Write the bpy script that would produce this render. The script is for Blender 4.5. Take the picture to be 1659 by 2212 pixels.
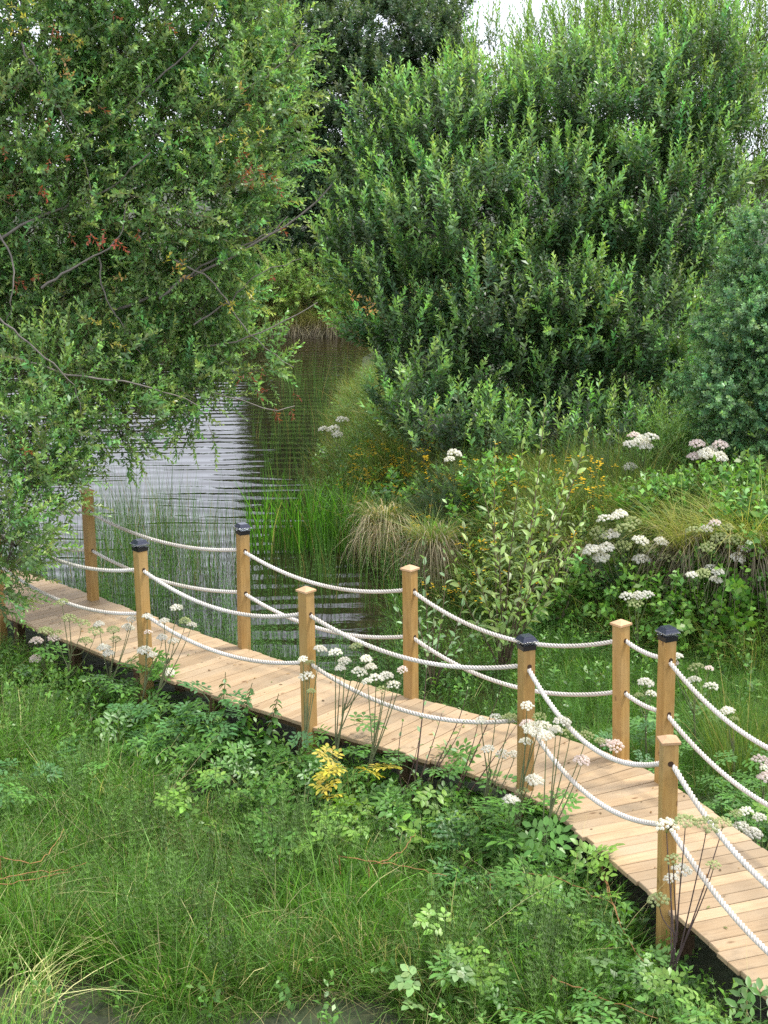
import bpy, math
import numpy as np
from mathutils import Matrix, Vector

for o in list(bpy.data.objects):
    bpy.data.objects.remove(o, do_unlink=True)
SC = bpy.context.scene
COL = SC.collection
rng = np.random.default_rng(11)

# ------------------------------------------------------------------ camera
IW, IH, FPX, V0, CAMH = 1659.0, 2212.0, 3283.0, 328.0, 4.75     # photograph frame units, focal length, horizon row, eye height
PITCH = math.atan((IH / 2 - V0) / FPX)
ROLL = -0.0135
cC = np.array([0, 0, CAMH])
cw = np.array([0, math.cos(PITCH), -math.sin(PITCH)])
_r = np.array([1.0, 0, 0]); _u = np.array([0, math.sin(PITCH), math.cos(PITCH)])
cR = _r * math.cos(ROLL) + _u * math.sin(ROLL)
cU = _u * math.cos(ROLL) - _r * math.sin(ROLL)
cam = bpy.data.cameras.new('camera')
cam.sensor_fit = 'VERTICAL'; cam.sensor_height = 36.0
cam.lens = FPX / IH * 36.0
cam.clip_start = 0.1; cam.clip_end = 2000
camo = bpy.data.objects.new('camera', cam); COL.objects.link(camo)
camo.matrix_world = Matrix(((cR[0], cU[0], -cw[0], 0), (cR[1], cU[1], -cw[1], 0), (cR[2], cU[2], -cw[2], CAMH), (0, 0, 0, 1)))
SC.camera = camo


def _ray(u, v):
    return cw + cR * (u - IW / 2) / FPX - cU * (v - IH / 2) / FPX


def G(u, v, z=0.0):                       # where the line of sight meets a level
    d = _ray(u, v); return cC + d * ((z - CAMH) / d[2])


def Y(u, v, y):                           # where it meets a distance
    d = _ray(u, v); return cC + d * (y / d[1])


# ------------------------------------------------------------------ light
SUN_EL, SUN_AZ = math.radians(60), math.atan2(0.10, 0.45)
sun_dir = Vector((math.cos(SUN_EL) * math.cos(SUN_AZ), math.cos(SUN_EL) * math.sin(SUN_AZ), math.sin(SUN_EL)))
world = bpy.data.worlds.new('World'); SC.world = world; world.use_nodes = True
nt = world.node_tree; nt.nodes.clear()
n_out = nt.nodes.new('ShaderNodeOutputWorld'); n_bg = nt.nodes.new('ShaderNodeBackground')
n_sky = nt.nodes.new('ShaderNodeTexSky'); n_sky.sky_type = 'NISHITA'; n_sky.sun_disc = False
n_sky.sun_elevation = SUN_EL; n_sky.sun_rotation = math.pi / 2 - SUN_AZ
n_tc = nt.nodes.new('ShaderNodeTexCoord'); n_map = nt.nodes.new('ShaderNodeMapping')
n_map.inputs['Scale'].default_value = (1, 1, 2.2)
n_noise = nt.nodes.new('ShaderNodeTexNoise'); n_noise.inputs['Scale'].default_value = 2.2
n_noise.inputs['Detail'].default_value = 6
n_ramp = nt.nodes.new('ShaderNodeValToRGB')
n_ramp.color_ramp.elements[0].position = 0.30; n_ramp.color_ramp.elements[0].color = (0.80, 0.80, 0.80, 1)
n_ramp.color_ramp.elements[1].position = 0.62; n_ramp.color_ramp.elements[1].color = (1, 1, 1, 1)
n_mix = nt.nodes.new('ShaderNodeMix'); n_mix.data_type = 'RGBA'
n_mix.inputs['B'].default_value = (9.0, 9.4, 10.6, 1)          # white cloud deck
nt.links.new(n_tc.outputs['Generated'], n_map.inputs['Vector']); nt.links.new(n_map.outputs[0], n_noise.inputs['Vector'])
nt.links.new(n_noise.outputs['Fac'], n_ramp.inputs['Fac']); nt.links.new(n_ramp.outputs['Color'], n_mix.inputs['Factor'])
nt.links.new(n_sky.outputs['Color'], n_mix.inputs['A']); nt.links.new(n_mix.outputs['Result'], n_bg.inputs['Color'])
n_bg.inputs['Strength'].default_value = 0.096
nt.links.new(n_bg.outputs[0], n_out.inputs['Surface'])
sl = bpy.data.lights.new('sun', 'SUN'); sl.energy = 2.3; sl.angle = math.radians(10); sl.color = (1.0, 0.955, 0.88)
so = bpy.data.objects.new('sun', sl); COL.objects.link(so)
so.rotation_euler = sun_dir.to_track_quat('Z', 'Y').to_euler(); so.location = (8, 4, 20)
SC.view_settings.view_transform = 'Standard'; SC.view_settings.look = 'None'
SC.view_settings.exposure = 0.92; SC.view_settings.gamma = 1.0; SC.view_settings.use_curve_mapping = False


SC.cycles.use_denoising = False; SC.cycles.max_bounces = 6; SC.cycles.diffuse_bounces = 3; SC.cycles.glossy_bounces = 3; SC.cycles.transmission_bounces = 4; SC.cycles.transparent_max_bounces = 4


# ------------------------------------------------------------------ helpers
def norm(a):
    a = np.asarray(a, float); return a / np.maximum(np.linalg.norm(a, axis=-1, keepdims=True), 1e-9)


class Geo:
    """vertices, quads, triangles and a colour per vertex, collected then built as one mesh"""
    def __init__(s):
        s.V, s.Q, s.T, s.C, s.n = [], [], [], [], 0

    def add(s, V, Q=None, T=None, C=(1, 1, 1)):
        V = np.asarray(V, float).reshape(-1, 3)
        C = np.asarray(C, float)
        if C.ndim == 1: C = np.tile(C, (len(V), 1))
        s.V.append(V); s.C.append(C)
        if Q is not None and len(Q): s.Q.append(np.asarray(Q, int) + s.n)
        if T is not None and len(T): s.T.append(np.asarray(T, int) + s.n)
        s.n += len(V); return s

    def cat(s):
        z = lambda L, k: np.concatenate(L) if L else np.zeros((0, k), int)
        return (np.concatenate(s.V) if s.V else np.zeros((0, 3))), z(s.Q, 4), z(s.T, 3), (np.concatenate(s.C) if s.C else np.zeros((0, 3)))

    def inst(s, tpl, M, P, CM=None):
        """copies of another Geo: M (n,3,3) P (n,3) CM (n,3) colour multipliers"""
        V, Q, T, C = tpl.cat(); n = len(P)
        if n == 0: return s
        VV = np.einsum('nij,vj->nvi', M, V) + P[:, None, :]
        CC = np.repeat(C[None], n, 0)
        if CM is not None: CC = CC * CM[:, None, :]
        off = (np.arange(n) * len(V))[:, None, None]
        return s.add(VV.reshape(-1, 3), (Q[None] + off).reshape(-1, 4), (T[None] + off).reshape(-1, 3), CC.reshape(-1, 3))

    def mesh(s, name, mat, smooth=True):
        V, Q, T, C = s.cat()
        me = bpy.data.meshes.new(name)
        me.vertices.add(len(V)); me.vertices.foreach_set('co', V.astype(np.float32).ravel())
        nl = len(Q) * 4 + len(T) * 3
        me.loops.add(nl); me.loops.foreach_set('vertex_index', np.concatenate([Q.ravel(), T.ravel()]).astype(np.int32))
        me.polygons.add(len(Q) + len(T))
        st = np.concatenate([np.arange(len(Q)) * 4, len(Q) * 4 + np.arange(len(T)) * 3]).astype(np.int32)
        me.polygons.foreach_set('loop_start', st)
        me.polygons.foreach_set('use_smooth', np.full(len(Q) + len(T), smooth))
        me.update(calc_edges=True)
        at = me.color_attributes.new('Col', 'FLOAT_COLOR', 'POINT')
        at.data.foreach_set('color', np.c_[np.clip(C, 0, 1), np.ones(len(V))].astype(np.float32).ravel())
        if mat: me.materials.append(mat)
        return me


def link(name, data, parent=None, loc=None, kind=None):
    o = bpy.data.objects.new(name, data); COL.objects.link(o)
    if loc is not None: o.location = loc
    if parent is not None: o.parent = parent
    if kind: o['kind'] = kind
    return o


def tag(o, label, cat, group=None):
    o['label'] = label; o['category'] = cat
    if group: o['group'] = group
    return o


def thing(name, label, cat, loc=(0, 0, 0), rz=0.0, group=None):
    o = link(name, None, loc=loc); o.rotation_euler = (0, 0, rz); o.empty_display_size = 0.1
    return tag(o, label, cat, group)


def part(name, geo, mat, parent, origin=(0, 0, 0), kind=None, smooth=True):
    """geo is in world space; origin is the parent's location"""
    g = Geo(); V, Q, T, C = geo.cat(); g.add(V - np.asarray(origin, float), Q, T, C)
    return link(name, g.mesh(name, mat, smooth), parent, kind=kind)


def tube(P, rad, k=5, C=(1, 1, 1), caps=False):
    P = np.asarray(P, float); n = len(P); rad = np.broadcast_to(np.asarray(rad, float), (n,))
    t = norm(np.gradient(P, axis=0))
    a = np.where(np.abs(t[:, 2:3]) < 0.9, np.array([[0, 0, 1.0]]), np.array([[1.0, 0, 0]]))
    n1 = norm(np.cross(t, a)); n2 = np.cross(t, n1)
    th = np.arange(k) / k * 2 * math.pi
    V = P[:, None] + rad[:, None, None] * (np.cos(th)[None, :, None] * n1[:, None] + np.sin(th)[None, :, None] * n2[:, None])
    i = np.arange(n - 1)[:, None]; j = np.arange(k)[None]
    Q = np.stack([i * k + j, i * k + (j + 1) % k, (i + 1) * k + (j + 1) % k, (i + 1) * k + j], -1).reshape(-1, 4)
    g = Geo(); g.add(V.reshape(-1, 3), Q, None, C)
    if caps:
        g.add(np.r_[V[0], P[:1]], None, [[(m + 1) % k, m, k] for m in range(k)], C)
        g.add(np.r_[V[-1], P[-1:]], None, [[m, (m + 1) % k, k] for m in range(k)], C)
    return g


def join(g, h):
    V, Q, T, C = h.cat(); return g.add(V, Q, T, C)


def bez(a, b, c, d, n=8):
    t = np.linspace(0, 1, n)[:, None]
    return (1 - t) ** 3 * a + 3 * (1 - t) ** 2 * t * b + 3 * (1 - t) * t ** 2 * c + t ** 3 * d


def frames(z, roll=None, r=None):
    """rotation matrices whose third column is z"""
    z = norm(z); n = len(z)
    a = np.where(np.abs(z[:, 2:3]) < 0.95, np.array([[0, 0, 1.0]]), np.array([[1.0, 0, 0]]))
    x = norm(np.cross(a, z)); y = np.cross(z, x)
    if roll is not None:
        c, s = np.cos(roll)[:, None], np.sin(roll)[:, None]
        x, y = x * c + y * s, y * c - x * s
    return np.stack([x, y, z], -1)


def box(c, s, C=(1, 1, 1)):
    c = np.asarray(c, float); s = np.asarray(s, float) / 2
    V = np.array([[x, y, z] for z in (-1, 1) for y in (-1, 1) for x in (-1, 1)]) * s + c
    return Geo().add(V, [[0, 2, 3, 1], [4, 5, 7, 6], [0, 1, 5, 4], [2, 6, 7, 3], [0, 4, 6, 2], [1, 3, 7, 5]], None, C)


def frustum(z0, w0, z1, w1, C=(1, 1, 1)):
    V = [[sx * w0 / 2, sy * w0 / 2, z0] for sx, sy in ((-1, -1), (1, -1), (1, 1), (-1, 1))] + \
        [[sx * w1 / 2, sy * w1 / 2, z1] for sx, sy in ((-1, -1), (1, -1), (1, 1), (-1, 1))]
    return Geo().add(V, [[3, 2, 1, 0], [4, 5, 6, 7], [0, 1, 5, 4], [1, 2, 6, 5], [2, 3, 7, 6], [3, 0, 4, 7]], None, C)


def spline(P, n):
    """even samples along a smoothed polyline"""
    P = np.asarray(P, float)
    for _ in range(3):
        Q = np.empty((2 * len(P) - 2, P.shape[1])); Q[0::2] = P[:-1] * .75 + P[1:] * .25; Q[1::2] = P[:-1] * .25 + P[1:] * .75
        P = np.r_[P[:1], Q, P[-1:]]
    s = np.r_[0, np.cumsum(np.linalg.norm(np.diff(P, axis=0), axis=1))]
    u = np.linspace(0, s[-1], n) if isinstance(n, int) else np.arange(0, s[-1], n)
    return np.stack([np.interp(u, s, P[:, k]) for k in range(P.shape[1])], 1)


# ------------------------------------------------------------------ materials
def new_mat(name):
    m = bpy.data.materials.new(name); m.use_nodes = True; m.node_tree.nodes.clear()
    t = m.node_tree; o = t.nodes.new('ShaderNodeOutputMaterial'); b = t.nodes.new('ShaderNodeBsdfPrincipled')
    t.links.new(b.outputs[0], o.inputs['Surface'])
    return m, t, b, o


def nd(t, kind, **kw):
    n = t.nodes.new(kind)
    for k, v in kw.items():
        if k in n.inputs: n.inputs[k].default_value = v
        else: setattr(n, k, v)
    return n


def leaf_mat(name, trans=0.38, rough=0.38, under=(1.2, 1.2, 1.25), spec=0.5, gain=(1, 1, 1), vary=.18):
    m, t, b, o = new_mat(name)
    a = nd(t, 'ShaderNodeAttribute', attribute_name='Col')
    oi = nd(t, 'ShaderNodeObjectInfo')
    mr = nd(t, 'ShaderNodeMapRange'); mr.inputs['To Min'].default_value = 1 - vary; mr.inputs['To Max'].default_value = 1 + vary
    t.links.new(oi.outputs['Random'], mr.inputs['Value'])
    vm = nd(t, 'ShaderNodeVectorMath', operation='SCALE')
    gn = nd(t, 'ShaderNodeVectorMath', operation='MULTIPLY'); gn.inputs[1].default_value = gain
    t.links.new(a.outputs['Color'], gn.inputs[0]); t.links.new(gn.outputs[0], vm.inputs[0]); t.links.new(mr.outputs[0], vm.inputs['Scale'])
    ge = nd(t, 'ShaderNodeNewGeometry')
    mu = nd(t, 'ShaderNodeMix', data_type='RGBA', blend_type='MULTIPLY'); mu.inputs['B'].default_value = (*under, 1)
    t.links.new(ge.outputs['Backfacing'], mu.inputs['Factor']); t.links.new(vm.outputs[0], mu.inputs['A'])
    t.links.new(mu.outputs['Result'], b.inputs['Base Color'])
    b.inputs['Roughness'].default_value = rough; b.inputs['Specular IOR Level'].default_value = spec
    tr = nd(t, 'ShaderNodeBsdfTranslucent'); ms = nd(t, 'ShaderNodeMixShader', Fac=trans)
    tm = nd(t, 'ShaderNodeMix', data_type='RGBA', blend_type='MULTIPLY'); tm.inputs['Factor'].default_value = 1
    tm.inputs['B'].default_value = (1.35, 1.35, 0.7, 1)
    t.links.new(vm.outputs[0], tm.inputs['A']); t.links.new(tm.outputs['Result'], tr.inputs['Color'])
    t.links.new(b.outputs[0], ms.inputs[1]); t.links.new(tr.outputs[0], ms.inputs[2]); t.links.new(ms.outputs[0], o.inputs['Surface'])
    return m


def col_mat(name, rough=0.75, spec=0.3):
    m, t, b, o = new_mat(name)
    a = nd(t, 'ShaderNodeAttribute', attribute_name='Col'); t.links.new(a.outputs['Color'], b.inputs['Base Color'])
    b.inputs['Roughness'].default_value = rough; b.inputs['Specular IOR Level'].default_value = spec
    return m


def bark_mat():
    m, t, b, o = new_mat('bark')
    a = nd(t, 'ShaderNodeAttribute', attribute_name='Col'); tc = nd(t, 'ShaderNodeTexCoord')
    n = nd(t, 'ShaderNodeTexNoise', Scale=14.0, Detail=5.0); t.links.new(tc.outputs['Object'], n.inputs['Vector'])
    r = nd(t, 'ShaderNodeMapRange'); r.inputs['To Min'].default_value = 0.55; r.inputs['To Max'].default_value = 1.4
    t.links.new(n.outputs['Fac'], r.inputs['Value'])
    v = nd(t, 'ShaderNodeVectorMath', operation='SCALE'); t.links.new(a.outputs['Color'], v.inputs[0]); t.links.new(r.outputs[0], v.inputs['Scale'])
    t.links.new(v.outputs[0], b.inputs['Base Color']); b.inputs['Roughness'].default_value = 0.85
    bp = nd(t, 'ShaderNodeBump', Strength=0.5, Distance=0.01); t.links.new(n.outputs['Fac'], bp.inputs['Height']); t.links.new(bp.outputs[0], b.inputs['Normal'])
    return m


def wood_mat(name, c_lo, c_hi, knot, axis='X', stain=None, knot_scale=3.5, rough=0.65):
    """sawn softwood: grain stretched along one axis, rings, knots, each piece its own shade"""
    m, t, b, o = new_mat(name)
    tc = nd(t, 'ShaderNodeTexCoord'); oi = nd(t, 'ShaderNodeObjectInfo')
    off = nd(t, 'ShaderNodeVectorMath', operation='SCALE'); off.inputs[0].default_value = (37.0, 53.0, 71.0)
    t.links.new(oi.outputs['Random'], off.inputs['Scale'])
    ad = nd(t, 'ShaderNodeVectorMath', operation='ADD'); t.links.new(tc.outputs['Object'], ad.inputs[0]); t.links.new(off.outputs[0], ad.inputs[1])
    sc = {'X': (1.6, 22, 22), 'Z': (22, 22, 1.6)}[axis]
    mp = nd(t, 'ShaderNodeMapping'); mp.inputs['Scale'].default_value = sc; t.links.new(ad.outputs[0], mp.inputs['Vector'])
    # knots warp the grain
    ks = {'X': (1.0, 2.2, 2.2), 'Z': (2.2, 2.2, 1.0)}[axis]
    mk = nd(t, 'ShaderNodeMapping'); mk.inputs['Scale'].default_value = ks; t.links.new(ad.outputs[0], mk.inputs['Vector'])
    vo = nd(t, 'ShaderNodeTexVoronoi', Scale=knot_scale); t.links.new(mk.outputs[0], vo.inputs['Vector'])
    kr = nd(t, 'ShaderNodeMapRange'); kr.inputs['From Min'].default_value = 0.05; kr.inputs['From Max'].default_value = 0.13
    kr.inputs['To Min'].default_value = 1; kr.inputs['To Max'].default_value = 0; t.links.new(vo.outputs['Distance'], kr.inputs['Value'])
    n1 = nd(t, 'ShaderNodeTexNoise', Scale=1.6, Detail=5.0, Distortion=0.8); t.links.new(mp.outputs[0], n1.inputs['Vector'])
    cr = nd(t, 'ShaderNodeValToRGB'); e = cr.color_ramp.elements
    e[0].position = 0.32; e[0].color = (*c_lo, 1); e[1].position = 0.68; e[1].color = (*c_hi, 1)
    t.links.new(n1.outputs['Fac'], cr.inputs['Fac'])
    mx = nd(t, 'ShaderNodeMix', data_type='RGBA'); mx.inputs['B'].default_value = (*knot, 1)
    t.links.new(kr.outputs[0], mx.inputs['Factor']); t.links.new(cr.outputs['Color'], mx.inputs['A'])
    n2 = nd(t, 'ShaderNodeTexNoise', Scale=2.3, Detail=3.0); t.links.new(ad.outputs[0], n2.inputs['Vector'])
    mr2 = nd(t, 'ShaderNodeMapRange'); mr2.inputs['From Min'].default_value = 0.4; mr2.inputs['From Max'].default_value = 0.75
    t.links.new(n2.outputs['Fac'], mr2.inputs['Value'])
    ms = nd(t, 'ShaderNodeMix', data_type='RGBA'); ms.inputs['B'].default_value = (*(stain or c_hi), 1)
    t.links.new(mx.outputs['Result'], ms.inputs['A']); t.links.new(mr2.outputs[0], ms.inputs['Factor'])
    br = nd(t, 'ShaderNodeMapRange'); br.inputs['To Min'].default_value = 0.74; br.inputs['To Max'].default_value = 1.12
    t.links.new(oi.outputs['Random'], br.inputs['Value'])
    vs = nd(t, 'ShaderNodeVectorMath', operation='SCALE'); t.links.new(ms.outputs['Result'], vs.inputs[0]); t.links.new(br.outputs[0], vs.inputs['Scale'])
    n3 = nd(t, 'ShaderNodeTexNoise', Scale=5.0, Detail=7.0, Roughness=.7); t.links.new(ad.outputs[0], n3.inputs['Vector'])
    w3 = nd(t, 'ShaderNodeMapRange'); w3.inputs['From Min'].default_value = .54; w3.inputs['From Max'].default_value = .74; w3.inputs['To Max'].default_value = .55
    t.links.new(n3.outputs['Fac'], w3.inputs['Value'])
    dirt = nd(t, 'ShaderNodeMix', data_type='RGBA'); dirt.inputs['B'].default_value = (*(np.array(c_lo) * np.array((.50, .56, .66))), 1)
    t.links.new(w3.outputs[0], dirt.inputs['Factor']); t.links.new(vs.outputs[0], dirt.inputs['A'])
    t.links.new(dirt.outputs['Result'], b.inputs['Base Color']); b.inputs['Roughness'].default_value = rough
    b.inputs['Specular IOR Level'].default_value = 0.25
    bp = nd(t, 'ShaderNodeBump', Strength=0.35, Distance=0.003); t.links.new(n1.outputs['Fac'], bp.inputs['Height']); t.links.new(bp.outputs[0], b.inputs['Normal'])
    return m


M_LEAF = leaf_mat('willow_leaf', trans=.42, gain=(1.60, 1.78, 1.36))
M_WILLOW = leaf_mat('pale_willow_leaf', trans=0.45, gain=(2.05, 2.2, 1.85), spec=0.55)
M_HERB = leaf_mat('herb_leaf', trans=0.3, rough=0.38, under=(1.1, 1.1, 1.15), gain=(1.7, 1.65, 1.25))
M_GRASS = leaf_mat('grass_blade', trans=0.32, rough=0.45, under=(1, 1, 1), spec=0.4, gain=(1.30, 1.42, 1.06), vary=.55)
M_BARK = bark_mat()
M_FLOWER = leaf_mat('flower_petal', trans=0.25, rough=0.7, under=(1, 1, 1), spec=0.2)
M_DECK = wood_mat('deck_board', (0.395, 0.272, 0.152), (0.50, 0.357, 0.208), (0.17, 0.09, 0.04), 'X', (0.44, 0.335, 0.215), 3.2)
M_POST = wood_mat('treated_post', (0.36, 0.205, 0.062), (0.48, 0.300, 0.105), (0.12, 0.05, 0.016), 'Z', (0.40, 0.275, 0.125), 4.0, rough=0.55)
M_CAP = wood_mat('pale_cap', (0.50, 0.30, 0.15), (0.60, 0.39, 0.22), (0.3, 0.15, 0.06), 'X', (0.6, 0.4, 0.24), 2.0)
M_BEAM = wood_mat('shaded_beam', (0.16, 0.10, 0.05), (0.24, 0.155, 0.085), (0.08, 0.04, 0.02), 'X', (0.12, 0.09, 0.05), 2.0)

m, t, b, o = new_mat('rope_fibre'); M_ROPE = m
tc = nd(t, 'ShaderNodeTexCoord'); nz = nd(t, 'ShaderNodeTexNoise', Scale=160.0, Detail=3.0); t.links.new(tc.outputs['Object'], nz.inputs['Vector'])
nb = nd(t, 'ShaderNodeTexNoise', Scale=2.0, Detail=3.0); t.links.new(tc.outputs['Object'], nb.inputs['Vector'])
cr = nd(t, 'ShaderNodeValToRGB'); cr.color_ramp.elements[0].position = .3; cr.color_ramp.elements[0].color = (.50, .45, .38, 1)
cr.color_ramp.elements[1].position = .65; cr.color_ramp.elements[1].color = (.68, .64, .59, 1)
t.links.new(nb.outputs['Fac'], cr.inputs['Fac']); t.links.new(cr.outputs['Color'], b.inputs['Base Color']); b.inputs['Roughness'].default_value = .8
bp = nd(t, 'ShaderNodeBump', Strength=.4, Distance=.002); t.links.new(nz.outputs['Fac'], bp.inputs['Height']); t.links.new(bp.outputs[0], b.inputs['Normal'])

m, t, b, o = new_mat('lamp_plastic'); M_BLACK = m
b.inputs['Base Color'].default_value = (.012, .012, .014, 1); b.inputs['Roughness'].default_value = .35
m, t, b, o = new_mat('solar_cell'); M_SOLAR = m
tc = nd(t, 'ShaderNodeTexCoord'); bk = nd(t, 'ShaderNodeTexBrick', Scale=42.0); bk.offset = 0
bk.inputs['Color1'].default_value = (.012, .016, .035, 1); bk.inputs['Color2'].default_value = (.014, .02, .042, 1); bk.inputs['Mortar'].default_value = (.10, .10, .12, 1)
bk.inputs['Mortar Size'].default_value = .02; t.links.new(tc.outputs['Object'], bk.inputs['Vector']); t.links.new(bk.outputs['Color'], b.inputs['Base Color'])
b.inputs['Roughness'].default_value = .12
m, t, b, o = new_mat('lamp_lens'); M_LENS = m
b.inputs['Base Color'].default_value = (.85, .9, .92, 1); b.inputs['Roughness'].default_value = .12; b.inputs['IOR'].default_value = 1.45
b.inputs['Transmission Weight'].default_value = .85
m, t, b, o = new_mat('hole_shade'); M_HOLE = m
b.inputs['Base Color'].default_value = (.045, .022, .01, 1); b.inputs['Roughness'].default_value = .9

# ground: dark wet peat with moss and dead straw
m, t, b, o = new_mat('marsh_ground'); M_GROUND = m
tc = nd(t, 'ShaderNodeTexCoord'); n1 = nd(t, 'ShaderNodeTexNoise', Scale=1.3, Detail=8.0); n2 = nd(t, 'ShaderNodeTexNoise', Scale=14.0, Detail=6.0)
for n in (n1, n2): t.links.new(tc.outputs['Object'], n.inputs['Vector'])
cr = nd(t, 'ShaderNodeValToRGB'); cr.color_ramp.elements[0].position = .35; cr.color_ramp.elements[0].color = (.018, .016, .010, 1)
cr.color_ramp.elements[1].position = .65; cr.color_ramp.elements[1].color = (.035, .055, .018, 1)
t.links.new(n1.outputs['Fac'], cr.inputs['Fac'])
cr2 = nd(t, 'ShaderNodeValToRGB'); cr2.color_ramp.elements[0].position = .4; cr2.color_ramp.elements[0].color = (0, 0, 0, 1); cr2.color_ramp.elements[1].position = .7
t.links.new(n2.outputs['Fac'], cr2.inputs['Fac'])
mx = nd(t, 'ShaderNodeMix', data_type='RGBA'); mx.inputs['B'].default_value = (.05, .06, .022, 1)
t.links.new(cr2.outputs['Color'], mx.inputs['Factor']); t.links.new(cr.outputs['Color'], mx.inputs['A']); t.links.new(mx.outputs['Result'], b.inputs['Base Color'])
b.inputs['Roughness'].default_value = .85
bp = nd(t, 'ShaderNodeBump', Strength=.8, Distance=.03); t.links.new(n2.outputs['Fac'], bp.inputs['Height']); t.links.new(bp.outputs[0], b.inputs['Normal'])

# water: dark peat-brown pond with wind ripples whose crests run across the view
m, t, b, o = new_mat('pond_water'); M_WATER = m
b.inputs['Base Color'].default_value = (.014, .011, .006, 1); b.inputs['Roughness'].default_value = .03; b.inputs['IOR'].default_value = 1.45
tc = nd(t, 'ShaderNodeTexCoord'); mp = nd(t, 'ShaderNodeMapping'); mp.inputs['Rotation'].default_value = (0, 0, .06); mp.inputs['Scale'].default_value = (.45, 1, 1)
t.links.new(tc.outputs['Object'], mp.inputs['Vector'])
wv = nd(t, 'ShaderNodeTexWave', wave_type='BANDS', bands_direction='Y', Scale=.66, Distortion=7.0, Detail=2.5)
wv.inputs['Detail Scale'].default_value = .9; t.links.new(mp.outputs[0], wv.inputs['Vector'])
n1 = nd(t, 'ShaderNodeTexNoise', Scale=3.2, Detail=3.0); t.links.new(mp.outputs[0], n1.inputs['Vector'])
am = nd(t, 'ShaderNodeMath', operation='MULTIPLY_ADD'); am.inputs[1].default_value = .8
t.links.new(n1.outputs['Fac'], am.inputs[0]); t.links.new(wv.outputs['Fac'], am.inputs[2])
lo = nd(t, 'ShaderNodeTexNoise', Scale=.55, Detail=2.0); t.links.new(tc.outputs['Object'], lo.inputs['Vector'])
lr = nd(t, 'ShaderNodeMapRange'); lr.inputs['From Min'].default_value = .32; lr.inputs['From Max'].default_value = .68; lr.inputs['To Min'].default_value = .35; lr.inputs['To Max'].default_value = 1.35
t.links.new(lo.outputs['Fac'], lr.inputs['Value'])
am2 = nd(t, 'ShaderNodeMath', operation='MULTIPLY'); t.links.new(am.outputs[0], am2.inputs[0]); t.links.new(lr.outputs[0], am2.inputs[1]); am = am2
bp = nd(t, 'ShaderNodeBump', Strength=1.0, Distance=.011); t.links.new(am.outputs[0], bp.inputs['Height']); t.links.new(bp.outputs[0], b.inputs['Normal'])

# ------------------------------------------------------------------ terrain and water
WATER_Z = -0.55
FOOT = np.array([[12, 7.0], [8, 10.5], [5.2, 13.2], [3.7, 14.75], [2.4, 15.8], [1.2, 17.0], [0.1, 19.5], [-0.75, 21.0], [-1.0, 24.0], [-1.0, 28.0], [-0.6, 35.0], [-0.4, 45.5], [-14.0, 46.5], [-16.0, 32], [-9.0, 25.0], [-6.6, 21.0], [-5.0, 18.6], [-4.9, 17.4], [-6.5, 14.5], [-7, 11]])


def foot_dist(p):
    """signed distance to the foot of the bank: positive on dry land"""
    p = np.asarray(p, float); best = np.full(len(p), 1e9); sgn = np.ones(len(p))
    for a, b in zip(FOOT[:-1], FOOT[1:]):
        d = b - a; t = np.clip(((p - a) @ d) / (d @ d), 0, 1); q = a + t[:, None] * d
        r = np.linalg.norm(p - q, axis=1); cr = d[0] * (p[:, 1] - a[1]) - d[1] * (p[:, 0] - a[0])
        m = r < best - 1e-9; best[m] = r[m]; sgn[m] = np.where(cr[m] < 0, 1, -1)
    return best * sgn


_ph = rng.uniform(0, 6.28, (12, 2)); _fr = rng.normal(0, 1, (12, 2)) * np.geomspace(.5, 4, 12)[:, None]


def bumps(x, y):
    return sum(np.sin(_fr[i, 0] * x + _ph[i, 0]) * np.sin(_fr[i, 1] * y + _ph[i, 1]) / (1 + i * .35) for i in range(12)) / 3.0


def ground_z(x, y):
    x = np.atleast_1d(np.asarray(x, float)); y = np.atleast_1d(np.asarray(y, float)); sh = x.shape
    d = foot_dist(np.c_[x.ravel(), y.ravel()]).reshape(sh)
    s = np.clip(d / 1.25, 0, 1); s = s * s * (3 - 2 * s)
    land = WATER_Z + .02 + s * .95 + np.clip(d, 0, 60) * .012 + bumps(x, y) * .09 * np.clip(d, 0, 1)
    deckline = np.interp(x, [-6, -4.2, -2.5, -1.0, .15, 1.1, 2.1, 2.6, 3.2], [18, 16.6, 15.2, 13.9, 12.8, 12.0, 10.9, 9.7, 7.8])
    wet = np.clip((y - deckline - .6) / 2.0, 0, 1) * np.clip((1.6 - x) / 1.5, 0, 1)
    marsh = WATER_Z + .03 + bumps(x * 1.6, y * 1.6) * .055 - wet * .5
    return np.where(d > 0, land, np.minimum(marsh, marsh))


def gz(x, y): return float(ground_z(x, y)[0])


xs = np.r_[-420, -200, -90, -45, -25, np.arange(-16, 16.01, .25), 25, 45, 90, 200, 420]
ys = np.r_[-60, -20, -4, 2, np.arange(5, 52.01, .25), 60, 80, 120, 220, 420]
XX, YY = np.meshgrid(xs, ys); ZZ = ground_z(XX, YY)
nx = len(xs); ii, jj = np.meshgrid(np.arange(len(ys) - 1), np.arange(nx - 1), indexing='ij')
QQ = np.stack([ii * nx + jj, ii * nx + jj + 1, (ii + 1) * nx + jj + 1, (ii + 1) * nx + jj], -1).reshape(-1, 4)
link('marsh_ground', Geo().add(np.stack([XX, YY, ZZ], -1).reshape(-1, 3), QQ).mesh('marsh_ground', M_GROUND), kind='structure')
link('pond_water', Geo().add([[-40, -3, WATER_Z], [40, -3, WATER_Z], [40, 60, WATER_Z], [-40, 60, WATER_Z]], [[0, 1, 2, 3]]).mesh('pond_water', M_WATER), kind='structure')

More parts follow.
